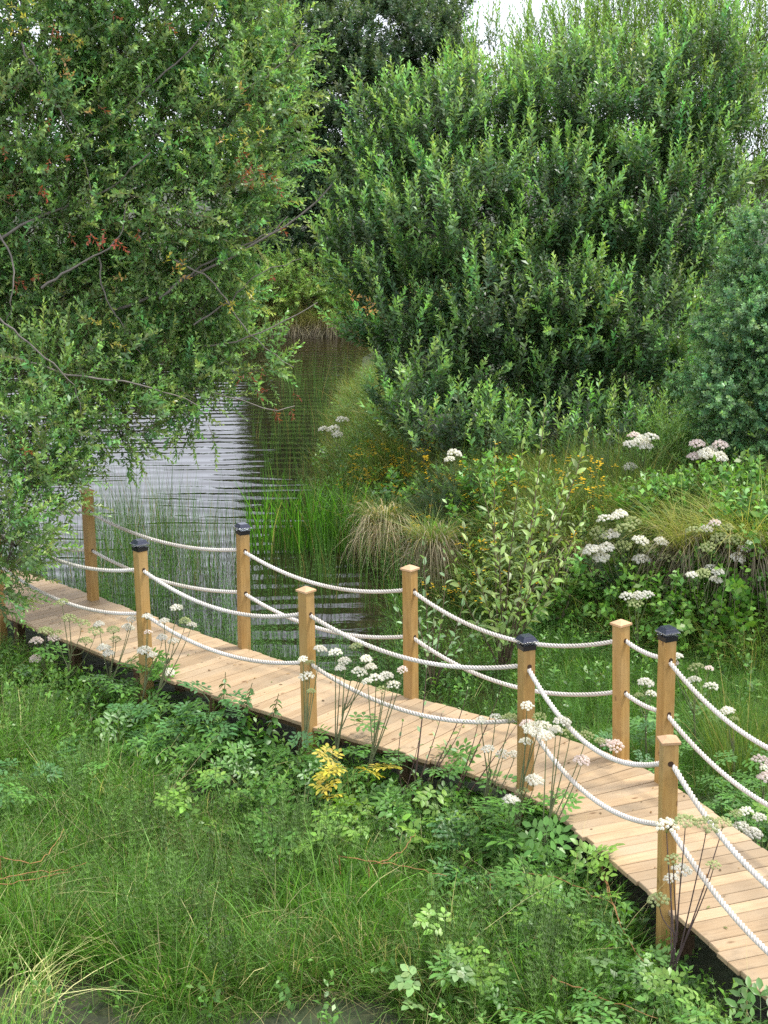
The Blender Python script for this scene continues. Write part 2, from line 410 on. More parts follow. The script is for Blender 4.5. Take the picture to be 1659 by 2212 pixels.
# ------------------------------------------------------------------ boardwalk
DW = 1.03
near = np.array([(-6.6, 17.9), (-5.4, 16.9), (-4.14, 15.67), (-3.48, 14.93), (-2.9, 14.33), (-2.36, 13.77), (-1.66, 13.1), (-1.12, 12.62), (-.7, 12.25), (-.14, 11.80), (.35, 11.42),
                 (.8, 11.04), (1.13, 10.66), (1.32, 10.22), (1.47, 9.83), (1.65, 9.36), (1.85, 8.8), (2.06, 8.22), (2.2, 7.8), (2.5, 6.8), (2.8, 5.8), (3.1, 4.8)])
nl = spline(near, 0.02)
tg = norm(np.gradient(nl, axis=0))
for _ in range(60): tg = norm(np.r_[tg[:1], (tg[:-2] + tg[1:-1] + tg[2:]) / 3, tg[-1:]])
nrm = np.c_[-tg[:, 1], tg[:, 0]]
mid = nl + nrm * DW / 2
smid = np.r_[0, np.cumsum(np.linalg.norm(np.diff(mid, axis=0), axis=1))]


def deck_at(s):
    f = lambda A: np.array([np.interp(s, smid, A[:, 0]), np.interp(s, smid, A[:, 1])])
    return f(nl), norm(f(nrm)), norm(f(tg))


bw = thing('boardwalk', 'curving boardwalk of pale cross planks winding from the left tree to the lower right', 'boardwalk', (0, 0, 0))
PITCHB, GAP, THK = .1235, .0065, .032
nb_ = int(smid[-1] / PITCHB)
for i in range(nb_):
    a, na, ta = deck_at(i * PITCHB + GAP / 2); c, ncn, tcn = deck_at((i + 1) * PITCHB - GAP / 2)
    j1, j2 = rng.normal(0, .010, 2); z = rng.normal(0, .0016)
    p = [a - na * (.02 + j1), a + na * (DW + .02 + j2), c + ncn * (DW + .02 + j2), c - ncn * (.02 + j1)]
    ctr = sum(p) / 4; ex = norm(p[1] - p[0]); ey = np.array([-ex[1], ex[0]])
    q = np.array([[(k - ctr) @ ex, (k - ctr) @ ey] for k in p]); ins = q - np.sign(q) * .004
    wv_ = rng.normal(0, .0012, 4)
    V = np.r_[np.c_[q, np.full(4, -THK)], np.c_[q, np.full(4, -.004)], np.c_[ins, wv_]]
    F = [[0, 1, 2, 3], [8, 11, 10, 9]] + [[k, 4 + k, 4 + (k + 1) % 4, (k + 1) % 4] for k in range(4)] + [[4 + k, 8 + k, 8 + (k + 1) % 4, 4 + (k + 1) % 4] for k in range(4)]
    F = [f[::-1] for f in F]
    o = link('plank', Geo().add(V, F).mesh('plank', M_DECK, False), bw, (ctr[0], ctr[1], z))
    o.rotation_euler = (0, 0, math.atan2(ex[1], ex[0]))
for off in (.20, DW / 2, DW - .20):
    L = nl[::20] + nrm[::20] * off
    g = Geo()
    for s_, e_ in zip(L[:-1], L[1:]): pass
    w_ = np.c_[-norm(np.gradient(L, axis=0))[:, 1], norm(np.gradient(L, axis=0))[:, 0]] * .024
    n_ = len(L); V = np.concatenate([np.c_[L - w_, np.full(n_, -.036)], np.c_[L + w_, np.full(n_, -.036)], np.c_[L + w_, np.full(n_, -.17)], np.c_[L - w_, np.full(n_, -.17)]])
    F = [[a * n_ + i, a * n_ + i + 1, ((a + 1) % 4) * n_ + i + 1, ((a + 1) % 4) * n_ + i] for a in range(4) for i in range(n_ - 1)]
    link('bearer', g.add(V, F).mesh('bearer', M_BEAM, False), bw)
for s in np.arange(1.0, smid[-1], 1.15):
    a, na, ta = deck_at(s)
    for off in (.27, DW - .27):
        p = a + na * off
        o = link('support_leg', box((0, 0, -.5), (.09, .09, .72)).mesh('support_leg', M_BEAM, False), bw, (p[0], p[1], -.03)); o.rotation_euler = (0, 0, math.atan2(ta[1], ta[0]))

# ------------------------------------------------------------------ rope posts
PGROUP = 'rope posts standing along the two edges of the boardwalk'
HOLES = (1.0, .57)


def add_post(xy, alpha, cap, label, height=1.19, tilt=0.0, shade=1.0):
    vaz = math.atan2(-xy[1], -xy[0])                 # towards the viewer's bank; alpha turns the face to the right of it
    rz = vaz + math.radians(alpha)
    e = thing('rope_post', label, 'post', (xy[0], xy[1], 0), rz, PGROUP)
    e.rotation_euler = (0, 0, rz)
    if tilt: e.rotation_euler = (Matrix.Rotation(tilt, 3, 'Y') @ Matrix.Rotation(rz, 3, 'Z')).to_euler()
    w, c = .05, .005; g = Geo(); zs = [-1.0, height]
    ring = [(w, w - c), (w - c, w), (-w + c, w), (-w, w - c), (-w, -w + c), (-w + c, -w), (w - c, -w), (w, -w + c)]
    V = [[x, y, z] for z in zs for x, y in ring]; V += [[0, 0, height]]
    g.add(V, [[k, (k + 1) % 8, 8 + (k + 1) % 8, 8 + k] for k in range(8)], [[8 + k, 8 + (k + 1) % 8, 16] for k in range(8)])
    link('shaft', g.mesh('shaft', M_POST, False), e)
    for hz in HOLES:                                  # the drilled holes the ropes run through
        for ang in hole_dirs:
            d = ang - rz; k = round(d / (math.pi / 2)) * math.pi / 2
            dx, dy = math.cos(k), math.sin(k); N = 12; V = [[dx * .0512, dy * .0512, hz]]
            for q in range(N):
                a = q / N * 2 * math.pi; s_ = .019 * math.cos(a)
                V.append([dx * .0512 - dy * s_, dy * .0512 + dx * s_, hz + .019 * math.sin(a)])
            link('rope_hole', Geo().add(V, None, [[0, 1 + q, 1 + (q + 1) % N] for q in range(N)]).mesh('rope_hole', M_HOLE), e)
    if cap == 'wood':
        g = frustum(height, .122, height + .016, .124); join(g, frustum(height + .016, .124, height + .040, .035))
        link('cap', g.mesh('cap', M_CAP, False), e)
    else:
        lm = link('solar_light', frustum(height - .022, .108, height + .012, .108).mesh('solar_light', M_BLACK, False), e)
        g = frustum(height + .012, .122, height + .017, .122); link('lamp_base', g.mesh('lamp_base', M_BLACK, False), lm)
        g = frustum(height + .017, .070, height + .038, .076); link('lens', g.mesh('lens', M_LENS, False), lm)
        g = frustum(height + .038, .134, height + .047, .138); link('lens_rim', g.mesh('lens_rim', M_LENS, False), lm)
        g = frustum(height + .047, .128, height + .082, .080); link('solar_panel', g.mesh('solar_panel', M_SOLAR, False), lm)
    return e


FARP = [((-5.0, 17.75), 35, 'wood', 'wooden rope post beyond the left edge, deep inside the willow branches', 1.2, 0),
        ((-3.21, 16.05), 30, 'wood', 'wood-capped post standing against bright water at far left, willow leaves brushing it', 1.215, 0),
        ((-1.40, 14.32), 23.6, 'solar', 'solar-lamp post on the pond side of the boardwalk, nearest the bright green iris clump', 1.18, .022),
        ((.22, 12.86), 49, 'wood', 'wood-capped post half screened by the pale willow sapling', 1.18, 0),
        ((1.87, 11.38), 44, 'wood', 'bright orange wood-capped post at the bend, just left of another with a solar lamp', 1.12, -.022),
        ((2.12, 10.90), 36, 'solar', 'solar-lamp post right of the orange capped post, partly behind the nearest post', 1.17, 0),
        ((3.06, 8.7), 25, 'wood', 'wooden rope post out of frame past the lower right edge, pond side', 1.17, 0)]
NEARP = [((-5.75, 17.05), 35, 'wood', 'wooden rope post beyond the left edge, grass side of the boardwalk', 1.2, 0),
         ((-4.12, 15.56), 40, 'wood', 'post at the far left edge nearly hidden by dark drooping willow leaves', 1.08, 0),
         ((-2.27, 13.66), 30, 'solar', 'solar-lamp post with its left face dark, white umbels around its foot', 1.20, 0),
         ((-.66, 12.19), 42, 'wood', 'wood-capped post beside the dark nettles at the grass edge of the boardwalk', 1.19, 0),
         ((1.05, 10.80), 27.8, 'solar', 'solar-lamp post with white umbels in front of its shaft, between sapling and bend', 1.15, 0),
         ((1.78, 8.93), 15.6, 'wood', 'nearest and largest post, brown grained front face, wooden cap', 1.13, -.012),
         ((2.50, 6.55), 15, 'wood', 'wooden rope post out of frame past the lower right corner, grass side', 1.15, 0)]
for row in (FARP, NEARP):
    pts = [np.array(r[0]) for r in row]
    for k, r in enumerate(row):
        hole_dirs = []
        if k > 0: d = pts[k - 1] - pts[k]; hole_dirs.append(math.atan2(d[1], d[0]))
        if k < len(row) - 1: d = pts[k + 1] - pts[k]; hole_dirs.append(math.atan2(d[1], d[0]))
        add_post(r[0], r[1], r[2], r[3], r[4], r[5])

# ropes: three strands laid round each other, sagging between the posts
def rope_path(pts, hz, sags):
    out = []
    for k in range(len(pts) - 1):
        a, b = np.array([*pts[k], hz]), np.array([*pts[k + 1], hz]); n = 60
        u = np.linspace(0, 1, n, endpoint=(k == len(pts) - 2))[:, None]
        L = np.linalg.norm(b - a); q = 4 * u * (1 - u)
        out.append(a + (b - a) * u - np.array([0, 0, 1.0]) * sags[k] * q)
    P = np.concatenate(out); s = np.r_[0, np.cumsum(np.linalg.norm(np.diff(P, axis=0), axis=1))]
    m = int(s[-1] / .0085); u = np.linspace(0, s[-1], m)
    return np.stack([np.interp(u, s, P[:, k]) for k in range(3)], 1), u


def add_rope(pts, hz, sags, label):
    P, s = rope_path(pts, hz, sags); base = P[0]
    e = thing('rope', label, 'rope', tuple(base), 0, 'white ropes threaded through the posts')
    t = norm(np.gradient(P, axis=0)); n1 = norm(np.cross(t, [[0, 0, 1.0]])); n2 = np.cross(t, n1)
    lay = .095
    for k in range(3):
        ph = s / lay * 2 * math.pi + k * 2 * math.pi / 3
        Q = P + .0102 * (np.cos(ph)[:, None] * n1 + np.sin(ph)[:, None] * n2)
        part('strand', tube(Q, .0092, 5), M_ROPE, e, base)


fp = [r[0] for r in FARP]; npp = [r[0] for r in NEARP]
add_rope(fp, HOLES[0], [.15, .13, .16, .23, .03, .26], 'upper rope on the pond side, crossing the bright water at its far end')
add_rope(fp, HOLES[1], [.13, .12, .16, .21, .03, .24], 'lower rope on the pond side, seen against the reeds below the upper one')
add_rope(npp, HOLES[0], [.15, .18, .18, .18, .28, .28], 'upper rope on the grass side, ending at the nearest post above the deck')
add_rope(npp, HOLES[1], [.15, .17, .16, .20, .22, .24], 'lowest rope on the grass side, hanging close over the planks and umbels')
# ================================================================== PLANTS
def leaf_tpl(L=1.0, Wd=0.34, bend=0.12, fold=0.06, wide=0.58):
    """a folded leaf along +Z (base at origin), face towards +Y"""
    V = [[0, 0, 0], [Wd / 2 * L, fold * L, wide * L * .62], [Wd / 2 * .72 * L, fold * L - bend * L * .4, wide * L * 1.28], [0, -bend * L, L],
         [-Wd / 2 * .72 * L, fold * L - bend * L * .4, wide * L * 1.28], [-Wd / 2 * L, fold * L, wide * L * .62], [0, -bend * L * .25, wide * L * .9]]
    return np.array(V), np.array([[0, 1, 2, 6], [6, 2, 3, 4], [0, 6, 4, 5]])


def shoot(seed, L=.6, n=30, ll=.07, lw=.34, ang=(60, 25), col=(.06, .10, .03), tip=(.16, .24, .06), curve=.1, tipfrac=.35, stemc=(.12, .08, .05), small=.55, stem=.0022, start=.08, flat=True):
    r = np.random.default_rng(seed); g = Geo()
    cd = r.uniform(0, 6.28); t = np.linspace(0, 1, 6)
    P = np.c_[curve * L * math.cos(cd) * t ** 2, curve * L * math.sin(cd) * t ** 2, L * t]
    join(g, tube(P, stem * (1.25 - t), 3, stemc))
    V0_, Q0 = leaf_tpl(1, lw)
    if flat: V0_, Q0 = np.array([[0, 0, 0], [lw * .5, .07, .55], [0, -.10, 1], [-lw * .5, .07, .55]]), np.array([[0, 1, 2, 3]])
    u = np.linspace(start, 1, n); phi = np.arange(n) * 2.39996 + r.uniform(0, 6.28) + r.normal(0, .35, n)
    a = np.radians(np.interp(u, [0, 1], ang) + r.normal(0, 9, n))
    z = np.c_[np.sin(a) * np.cos(phi), np.sin(a) * np.sin(phi), np.cos(a)]
    y = np.c_[-np.cos(a) * np.cos(phi), -np.cos(a) * np.sin(phi), np.sin(a)]
    x = np.cross(y, z); tw = r.normal(0, .45, n)[:, None]
    x, y = x * np.cos(tw) + y * np.sin(tw), y * np.cos(tw) - x * np.sin(tw)
    size = ll * np.interp(u, [0, .25, .7, 1], [.75, 1, .95, small]) * r.uniform(.8, 1.2, n)
    M = np.stack([x, y, z], -1) * size[:, None, None]
    Pp = np.stack([np.interp(u, t, P[:, k]) for k in range(3)], 1)
    w = np.clip((u - (1 - tipfrac)) / max(tipfrac, .01), 0, 1)[:, None]
    CM = (np.array(col) * (1 - w) + np.array(tip) * w) * r.uniform(.75, 1.3, (n, 1)) * (1 + r.normal(0, .06, (n, 3)))
    tpl = Geo().add(V0_, Q0); g.inst(tpl, M, Pp, CM)
    return g


def ellip_points(r, n, c, R, face=None, inner=0.5):
    """points through the outer shell of a lobe with outward normals"""
    d = norm(r.normal(0, 1, (n * 2, 3)))
    if face is not None: d = d[(d @ face) > -.35]
    d = d[:n]; rad = inner + (1 - inner) * r.uniform(0, 1, (len(d), 1)) ** .6
    P = np.asarray(c) + d * rad * np.asarray(R); N = norm(d / np.asarray(R))
    return P, N, rad[:, 0]


UP = np.array([0, 0, 1.0])


def plant_tree(name, label, cat, base, lobes, shoots, n_per_m2, mat, barkc, up=.6, out=.6, jit=.35, trunk_r=.09, scale=(.8, 1.2), parts=0, hue=.10,
               group=None, seed=1, twig=.5, clump=0.0, csize=.45, inner=.45, limbs=1, facing=True, part_name='leafy_shoot', sh_var=(.8, 1.25), inner_shoots=None, inner_cut=.8, thin=1.0, limb_r=.030):
    """lobes: (centre, radii). trunk > limbs > twigs > shoots of leaves"""
    r = np.random.default_rng(seed); base = np.asarray(base, float)
    e = thing(name, label, cat, tuple(base), 0, group)
    lob = [(np.asarray(c, float), np.asarray(R, float)) for c, R in lobes]
    cen = np.mean([c for c, _ in lob], axis=0)
    face = norm(np.array([0, -1.0, .15])) if facing else None
    # trunk: from the ground to the fork
    fork = base + (cen - base) * np.array([.25, .25, .35]); fork[2] = max(fork[2], base[2] + .3)
    part('trunk', tube(bez(base - UP * .15, base + UP * .2, fork - UP * .3, fork, 8) + r.normal(0, .012, (8, 3)), np.linspace(trunk_r, trunk_r * .7, 8), 8, barkc), M_BARK, e, base)
    allP, allN, allL, allR = [], [], [], []
    for i, (c, R) in enumerate(lob):
        area = 4 * math.pi * ((R[0] * R[1]) ** 1.6 / 3 + (R[0] * R[2]) ** 1.6 / 3 + (R[1] * R[2]) ** 1.6 / 3) ** (1 / 1.6)
        P, N, rd = ellip_points(r, int(area * n_per_m2), c, R, face, inner)
        if clump and len(P):
            K = max(3, int(area / csize ** 2 / 1.6)); cc, cn, _ = ellip_points(r, K, c, R, face, .8)
            near_ = np.argmin(np.sum((P[:, None] - cc[None]) ** 2, 2), 1)
            P = P + (cc[near_] - P) * clump; P += (UP * .5 + cn[near_]) * r.normal(0, csize * .22, len(cc))[near_][:, None]
            N = norm(N + .8 * (P - cc[near_]) / csize)
        keep = np.ones(len(P), bool)
        for j, (c2, R2) in enumerate(lob):
            if j != i: keep &= ~((np.sum(((P - c2) / R2) ** 2, 1) < .45) & (r.uniform(0, 1, len(P)) < .75))
        allP.append(P[keep]); allN.append(N[keep]); allL.append(np.full(keep.sum(), i)); allR.append(rd[keep])
        tw = Geo(); src = fork + (c - fork) * r.uniform(.0, .15)
        lb = bez(src, src + UP * .25 * np.linalg.norm(c - src) + r.normal(0, .1, 3), c - (c - src) * .35 + r.normal(0, .12, 3), c, 9)
        lr = np.linspace(limb_r * 1.3, limb_r * .45, 9)
        part('limb', tube(lb, lr, 5, barkc), M_BARK, e, base)
    P = np.concatenate(allP); N = np.concatenate(allN); Li = np.concatenate(allL); RD = np.concatenate(allR)
    kp = (RD < inner_cut) | (r.uniform(0, 1, len(P)) < thin); P, N, Li, RD = P[kp], N[kp], Li[kp], RD[kp]; n = len(P)
    D = norm(N * out + UP * up + r.normal(0, jit, (n, 3)))
    M = frames(D, r.uniform(0, 6.28, n)); sc = r.uniform(scale[0], scale[1], n)
    CM = r.uniform(sh_var[0], sh_var[1], (n, 1)) * (1 + r.normal(0, hue, (n, 3)) * np.array([1, .35, .6]))
    k = r.integers(0, len(shoots), n); n_out = len(shoots)
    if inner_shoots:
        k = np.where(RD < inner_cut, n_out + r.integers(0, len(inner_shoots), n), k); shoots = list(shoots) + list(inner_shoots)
    # twigs reach from the limbs out to some of the shoots
    tg_ = Geo(); pick = r.permutation(n)[:int(n * twig)]
    for q in pick[:900]:
        c, R = lob[Li[q]]; a = c + (P[q] - c) * r.uniform(.1, .45) + r.normal(0, .04, 3)
        mid_ = (a + P[q]) / 2 + r.normal(0, .05, 3)
        join(tg_, tube(np.array([a, mid_, P[q], P[q] + D[q] * .12]), [.009, .006, .004, .002], 3, np.array(barkc) * r.uniform(.8, 1.6)))
    if tg_.n: part('twigs', tg_, M_BARK, e, base, kind='stuff')
    idx = np.arange(n)
    own = np.zeros(n, bool)
    if parts:
        vis = norm(cC - P); N = N - 2.0 * vis * (k >= n_out)[:, None]; score = np.sum(N * vis, 1) + .5 * np.linalg.norm((P - lob[0][0]), axis=1) * 0 + r.uniform(0, .5, n)
        inframe = np.array([abs(((p - cC) @ cR) / ((p - cC) @ cw)) * FPX < IW / 2 and abs(((p - cC) @ cU) / ((p - cC) @ cw)) * FPX < IH / 2 for p in P])
        own[np.argsort(-(score * inframe))[:parts]] = True
        me = [s.mesh(part_name, mat) for s in shoots]
        for q in np.nonzero(own)[0]:
            o = link(part_name, me[k[q]], e)
            o.matrix_local = Matrix.Translation(Vector(P[q] - base)) @ Matrix(M[q] * sc[q]).to_4x4()
    g = Geo()
    for j, s in enumerate(shoots):
        m_ = (k == j) & ~own
        g.inst(s, M[m_] * sc[m_, None, None], P[m_], CM[m_])
    part('crown', g, mat, e, base, kind='stuff')
    return e, P, D, r


def lobe(u, v, y, ru, rv, ry=None):
    """a lobe of foliage standing at distance y, sized as seen from the viewer's bank"""
    c = Y(u, v, y); k = (c - cC) @ cw / FPX
    return c, np.array([ru * k, (ry if ry else .5 * (ru + rv) * k), rv * k])


# ---- leaf palettes (base colours)
WL, WT = (.050, .092, .026), (.185, .285, .070)

# right-hand willow: upright shoots
sh_r = [shoot(100 + i, L=.72, n=26, ll=.112, lw=.42, ang=(62, 28), col=(.056, .098, .046), tip=(.185, .285, .105), curve=.10, tipfrac=.5, small=.55) for i in range(10)]
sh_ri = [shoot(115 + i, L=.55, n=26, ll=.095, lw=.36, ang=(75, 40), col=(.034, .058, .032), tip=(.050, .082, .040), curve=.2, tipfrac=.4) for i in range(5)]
plant_tree('willow_tree', 'big bushy willow right of the pond with many upright pale green shoots', 'tree', (2.4, 24.2, .45),
           [lobe(840, 350, 24.6, 60, 100, .8), lobe(775, 450, 24.3, 50, 90, .7), lobe(800, 570, 23.6, 80, 110, 1.0), lobe(960, 320, 24.6, 120, 110, 1.1), lobe(1080, 300, 24.9, 100, 90, 1.0), lobe(980, 520, 23.2, 170, 130, 1.2),
            lobe(1210, 265, 25.0, 130, 115, 1.2), lobe(1340, 280, 24.8, 130, 125, 1.2), lobe(1200, 470, 23.6, 150, 120, 1.2), lobe(1490, 240, 25.4, 135, 130, 1.2), lobe(1400, 500, 23.8, 150, 130, 1.2), lobe(1500, 480, 24.5, 90, 160, 1.0),
            lobe(880, 690, 22.8, 120, 110, .9), lobe(1060, 690, 22.3, 130, 110, 1.0), lobe(1210, 660, 22.6, 110, 110, 1.0), lobe(1350, 720, 22.7, 140, 120, 1.0), lobe(930, 840, 22.0, 130, 90, .8), lobe(1080, 870, 22.0, 120, 80, .8), lobe(1220, 860, 22.2, 100, 80, .8), lobe(1380, 880, 22.7, 110, 90, .8),
            lobe(940, 950, 20.8, 100, 50, .6), lobe(1070, 980, 20.6, 110, 45, .6), lobe(1220, 985, 20.6, 110, 45, .6), lobe(1370, 975, 21.0, 110, 45, .6), lobe(1480, 900, 22.6, 80, 90, .7), lobe(1100, 600, 24.6, 330, 330, 1.0), lobe(1350, 600, 25.0, 200, 330, 1.0)],
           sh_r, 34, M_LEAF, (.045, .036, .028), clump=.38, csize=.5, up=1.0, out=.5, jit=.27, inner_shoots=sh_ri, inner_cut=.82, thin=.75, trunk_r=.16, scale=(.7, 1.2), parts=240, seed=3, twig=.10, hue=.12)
# (inner leaves coloured darker to paint in the shaded gaps behind the young shoots)
# taller, looser willow behind it
sh_b = [shoot(130 + i, L=.85, n=30, ll=.10, lw=.23, ang=(50, 18), col=(.07, .115, .036), tip=(.185, .275, .075), curve=.10, tipfrac=.7, stemc=(.16, .10, .05)) for i in range(8)]
plant_tree('tall_willow', 'tall loose yellow-green willow rising behind the big bushy willow at the top right', 'tree', (4.5, 28.5, .5),
           [lobe(1090, 200, 28.5, 90, 70, 1.0), lobe(1240, 150, 29, 110, 100, 1.2), lobe(1380, 110, 29, 110, 90, 1.2), lobe(1500, 110, 28.5, 100, 100, 1.2), lobe(1620, 120, 28, 110, 120, 1.2), lobe(1640, 320, 27, 110, 150, 1.1), lobe(1300, 260, 28, 200, 110, 1.0), lobe(1500, 260, 27.6, 150, 110, 1.0), lobe(1560, 400, 27, 110, 120, 1.0), lobe(1400, 180, 28.4, 150, 90, 1.0), lobe(1060, 280, 28, 120, 80, 1.0)],
           sh_b, 22, M_LEAF, (.09, .065, .04), clump=.3, csize=.6, up=1.1, out=.3, jit=.2, trunk_r=.12, scale=(.8, 1.3), parts=80, seed=4, twig=.25, part_name='leafy_shoot')
# rounded small-leaved shrub at the right edge
sh_e = [shoot(160 + i, L=.30, n=30, ll=.055, lw=.62, ang=(80, 50), col=(.062, .112, .060), tip=(.125, .205, .095), curve=.2, tipfrac=.4) for i in range(8)]
plant_tree('round_shrub', 'dense blue-green shrub with tiny round leaves along the right edge', 'shrub', (5.1, 19.6, .4),
           [lobe(1660, 600, 20.0, 90, 130, .8), lobe(1600, 740, 19.5, 80, 110, .8), lobe(1580, 880, 19.2, 85, 110, .7), lobe(1650, 940, 19.0, 90, 100, .7), lobe(1700, 820, 19.2, 110, 200, .9), lobe(1545, 900, 19.6, 40, 80, .5)],
           sh_e, 105, M_WILLOW, (.06, .05, .04), clump=.3, csize=.4, up=.15, out=.9, jit=.5, trunk_r=.1, parts=120, seed=5, twig=.05)
# dark trees beyond the pond
sh_d = [shoot(190 + i, L=.55, n=26, ll=.13, lw=.48, ang=(72, 40), col=(.040, .066, .036), tip=(.085, .120, .058), curve=.2, tipfrac=.4) for i in range(6)]
plant_tree('dark_willow', 'dark dense round-topped tree beyond the pond, between left tree and bushy willow', 'tree', (-.8, 50, .5),
           [lobe(760, 110, 50, 210, 110, 3), lobe(900, 130, 51, 120, 130, 2.5), lobe(650, 200, 49, 130, 120, 2), lobe(780, 270, 48.5, 190, 140, 2.5), lobe(680, 400, 48, 140, 120, 2), lobe(640, 520, 47.8, 140, 90, 1.6), lobe(880, 380, 49, 150, 180, 2.4)],
           sh_d, 21, M_LEAF, (.05, .04, .035), clump=.25, csize=1.1, up=.7, out=.6, jit=.3, trunk_r=.3, scale=(.8, 1.3), seed=6, twig=.05, limb_r=.09)
plant_tree('distant_tree', 'very dark tree top peeping out behind the round-topped tree at the top edge', 'tree', (-4, 62, .5),
           [lobe(610, 20, 62, 110, 90, 3), lobe(600, 270, 60, 90, 200, 3)], sh_d, 12, M_LEAF, (.05, .04, .035), up=.6, out=.6, jit=.3, trunk_r=.3, scale=(1, 1.5), seed=7, twig=.03, limb_r=.1)
sh_l = [shoot(210 + i, L=.5, n=24, ll=.10, lw=.35, ang=(60, 30), col=(.10, .155, .045), tip=(.20, .27, .08), curve=.25, tipfrac=.6) for i in range(6)]
plant_tree('bank_willow', 'low light green willow scrub over the brown grass on the far bank', 'shrub', (-2.8, 46.8, .3),
           [lobe(690, 600, 46.5, 110, 50, 1.5), lobe(610, 620, 46.2, 80, 60, 1.2), lobe(750, 630, 46, 60, 45, 1), lobe(560, 650, 46, 60, 45, 1), lobe(660, 650, 45.8, 60, 30, .8)], sh_l, 16, M_WILLOW, (.09, .07, .05), up=.4, out=.7, jit=.4, trunk_r=.06, seed=8, twig=.1)
for (u, v, ru, rv, y, lab, sd) in ((420, 640, 140, 70, 47, 'dark scrub along the far bank, seen through the left tree beside the open water', 9), (170, 640, 150, 80, 46.5, 'dark scrub along the far bank behind the left tree crown, nearest the left edge', 10)):
    plant_tree('bank_scrub', lab, 'shrub', (Y(u, v, y)[0], y, .4), [lobe(u, v, y, ru, rv, 1.6), lobe(u + 70, v + 15, y - .5, ru * .6, rv * .7, 1.3), lobe(u - 80, v + 10, y - .4, ru * .6, rv * .7, 1.3)],
               sh_d, 9, M_LEAF, (.05, .04, .035), up=.6, out=.6, jit=.35, trunk_r=.08, seed=sd, twig=.05)

# ---- the left willow: arching limbs, grey twigs, sprays of broad leaves, some leaves turned yellow and red
sh_w = [shoot(240 + i, L=.46, n=22, ll=.072, lw=.42, ang=(62, 28), col=(.072, .118, .050), tip=(.155, .225, .080), curve=.28, tipfrac=.5, stemc=(.16, .13, .10), start=.2) for i in range(10)]
LB = (-6.4, 17.2, .1)
ll_ = [lobe(60, 60, 16.6, 190, 190, 1.0), lobe(290, 60, 16.8, 190, 170, 1.0), lobe(480, 90, 17.0, 130, 150, .9), lobe(80, 290, 16.2, 190, 170, 1.0), lobe(300, 280, 16.5, 200, 170, 1.0), lobe(500, 260, 16.6, 130, 150, .8),
       lobe(600, 160, 16.9, 60, 130, .5), lobe(130, 470, 16.4, 200, 150, 1.0), lobe(370, 460, 16.3, 190, 140, .9), lobe(530, 430, 16.4, 75, 100, .6), lobe(330, 620, 16.8, 220, 110, .9), lobe(450, 630, 16.6, 110, 65, .7),
       lobe(100, 640, 16.6, 160, 130, .9), lobe(120, 800, 15.6, 190, 110, .8), lobe(330, 790, 16.2, 160, 80, .7), lobe(500, 770, 16.6, 110, 50, .5), lobe(70, 940, 14.9, 130, 110, .6), lobe(230, 910, 15.4, 120, 80, .5), lobe(430, 880, 16.2, 70, 50, .4),
       lobe(20, 1080, 14.5, 95, 130, .5), lobe(90, 1040, 14.8, 70, 75, .4), lobe(0, 1230, 14.2, 60, 110, .4), lobe(35, 1180, 14.6, 45, 60, .3), lobe(180, 140, 18.0, 200, 160, .7), lobe(360, 240, 18.0, 190, 160, .7), lobe(90, 300, 17.8, 170, 140, .7), lobe(300, -170, 16.8, 330, 150, 1.2), lobe(-150, 500, 16.5, 150, 500, 1.3)]
plant_tree('left_willow', 'large spreading willow at the left leaning over pond and boardwalk, some leaves yellow and red', 'tree', LB, ll_, sh_w, 52, M_WILLOW, (.085, .068, .052), clump=.28, csize=.5,
           up=.32, out=.62, jit=.5, trunk_r=.17, scale=(.75, 1.2), parts=240, seed=12, twig=.30, inner=.35, hue=.14, part_name='leafy_twig', limb_r=.034)
LW = bpy.data.objects['left_willow']; r = np.random.default_rng(77)


def lw_part(name, g, mat, kind=None): return part(name, g, mat, LW, LB, kind)


# long bare grey branches crossing the crown, as points along each
for pts, y, rad in (([(-60, 560), (60, 470), (200, 430), (330, 330)], 15.4, .018), ([(120, 720), (300, 655), (430, 590), (640, 480), (720, 395)], 15.8, .022), ([(20, 760), (160, 800), (330, 830), (420, 880)], 15.2, .014),
                    ([(280, 730), (440, 760), (560, 720), (690, 655)], 16.0, .014), ([(260, 770), (330, 815), (480, 850), (600, 890), (640, 880)], 15.9, .012), ([(150, 330), (310, 200), (440, 80), (470, 10)], 15.9, .016),
                    ([(90, 620), (190, 560), (260, 520), (270, 440)], 15.2, .014), ([(350, 640), (450, 560), (560, 520), (620, 470)], 15.9, .016), ([(330, 300), (460, 230), (600, 150), (650, 95)], 16.0, .014),
                    ([(40, 90), (110, 210), (180, 330), (210, 470)], 15.5, .012), ([(420, 700), (510, 640), (560, 585), (650, 560)], 15.9, .010), ([(-40, 480), (30, 560), (35, 640), (10, 700)], 15.0, .012),
                    ([(0, 680), (110, 770), (170, 830), (180, 930)], 14.8, .011), ([(210, 560), (215, 640), (290, 740), (320, 800)], 15.4, .010), ([(380, 560), (470, 600), (520, 720), (630, 800)], 15.8, .010)):
    q = np.array([Y(u, v, y) + np.array([0, r.normal(0, .12), 0]) for u, v in pts]); q = spline(q, 16); q += r.normal(0, .010, q.shape)
    lw_part('bare_branch', tube(q, np.linspace(rad, rad * .35, 16), 5, np.array((.20, .175, .15)) * r.uniform(.75, 1.15)), M_BARK)
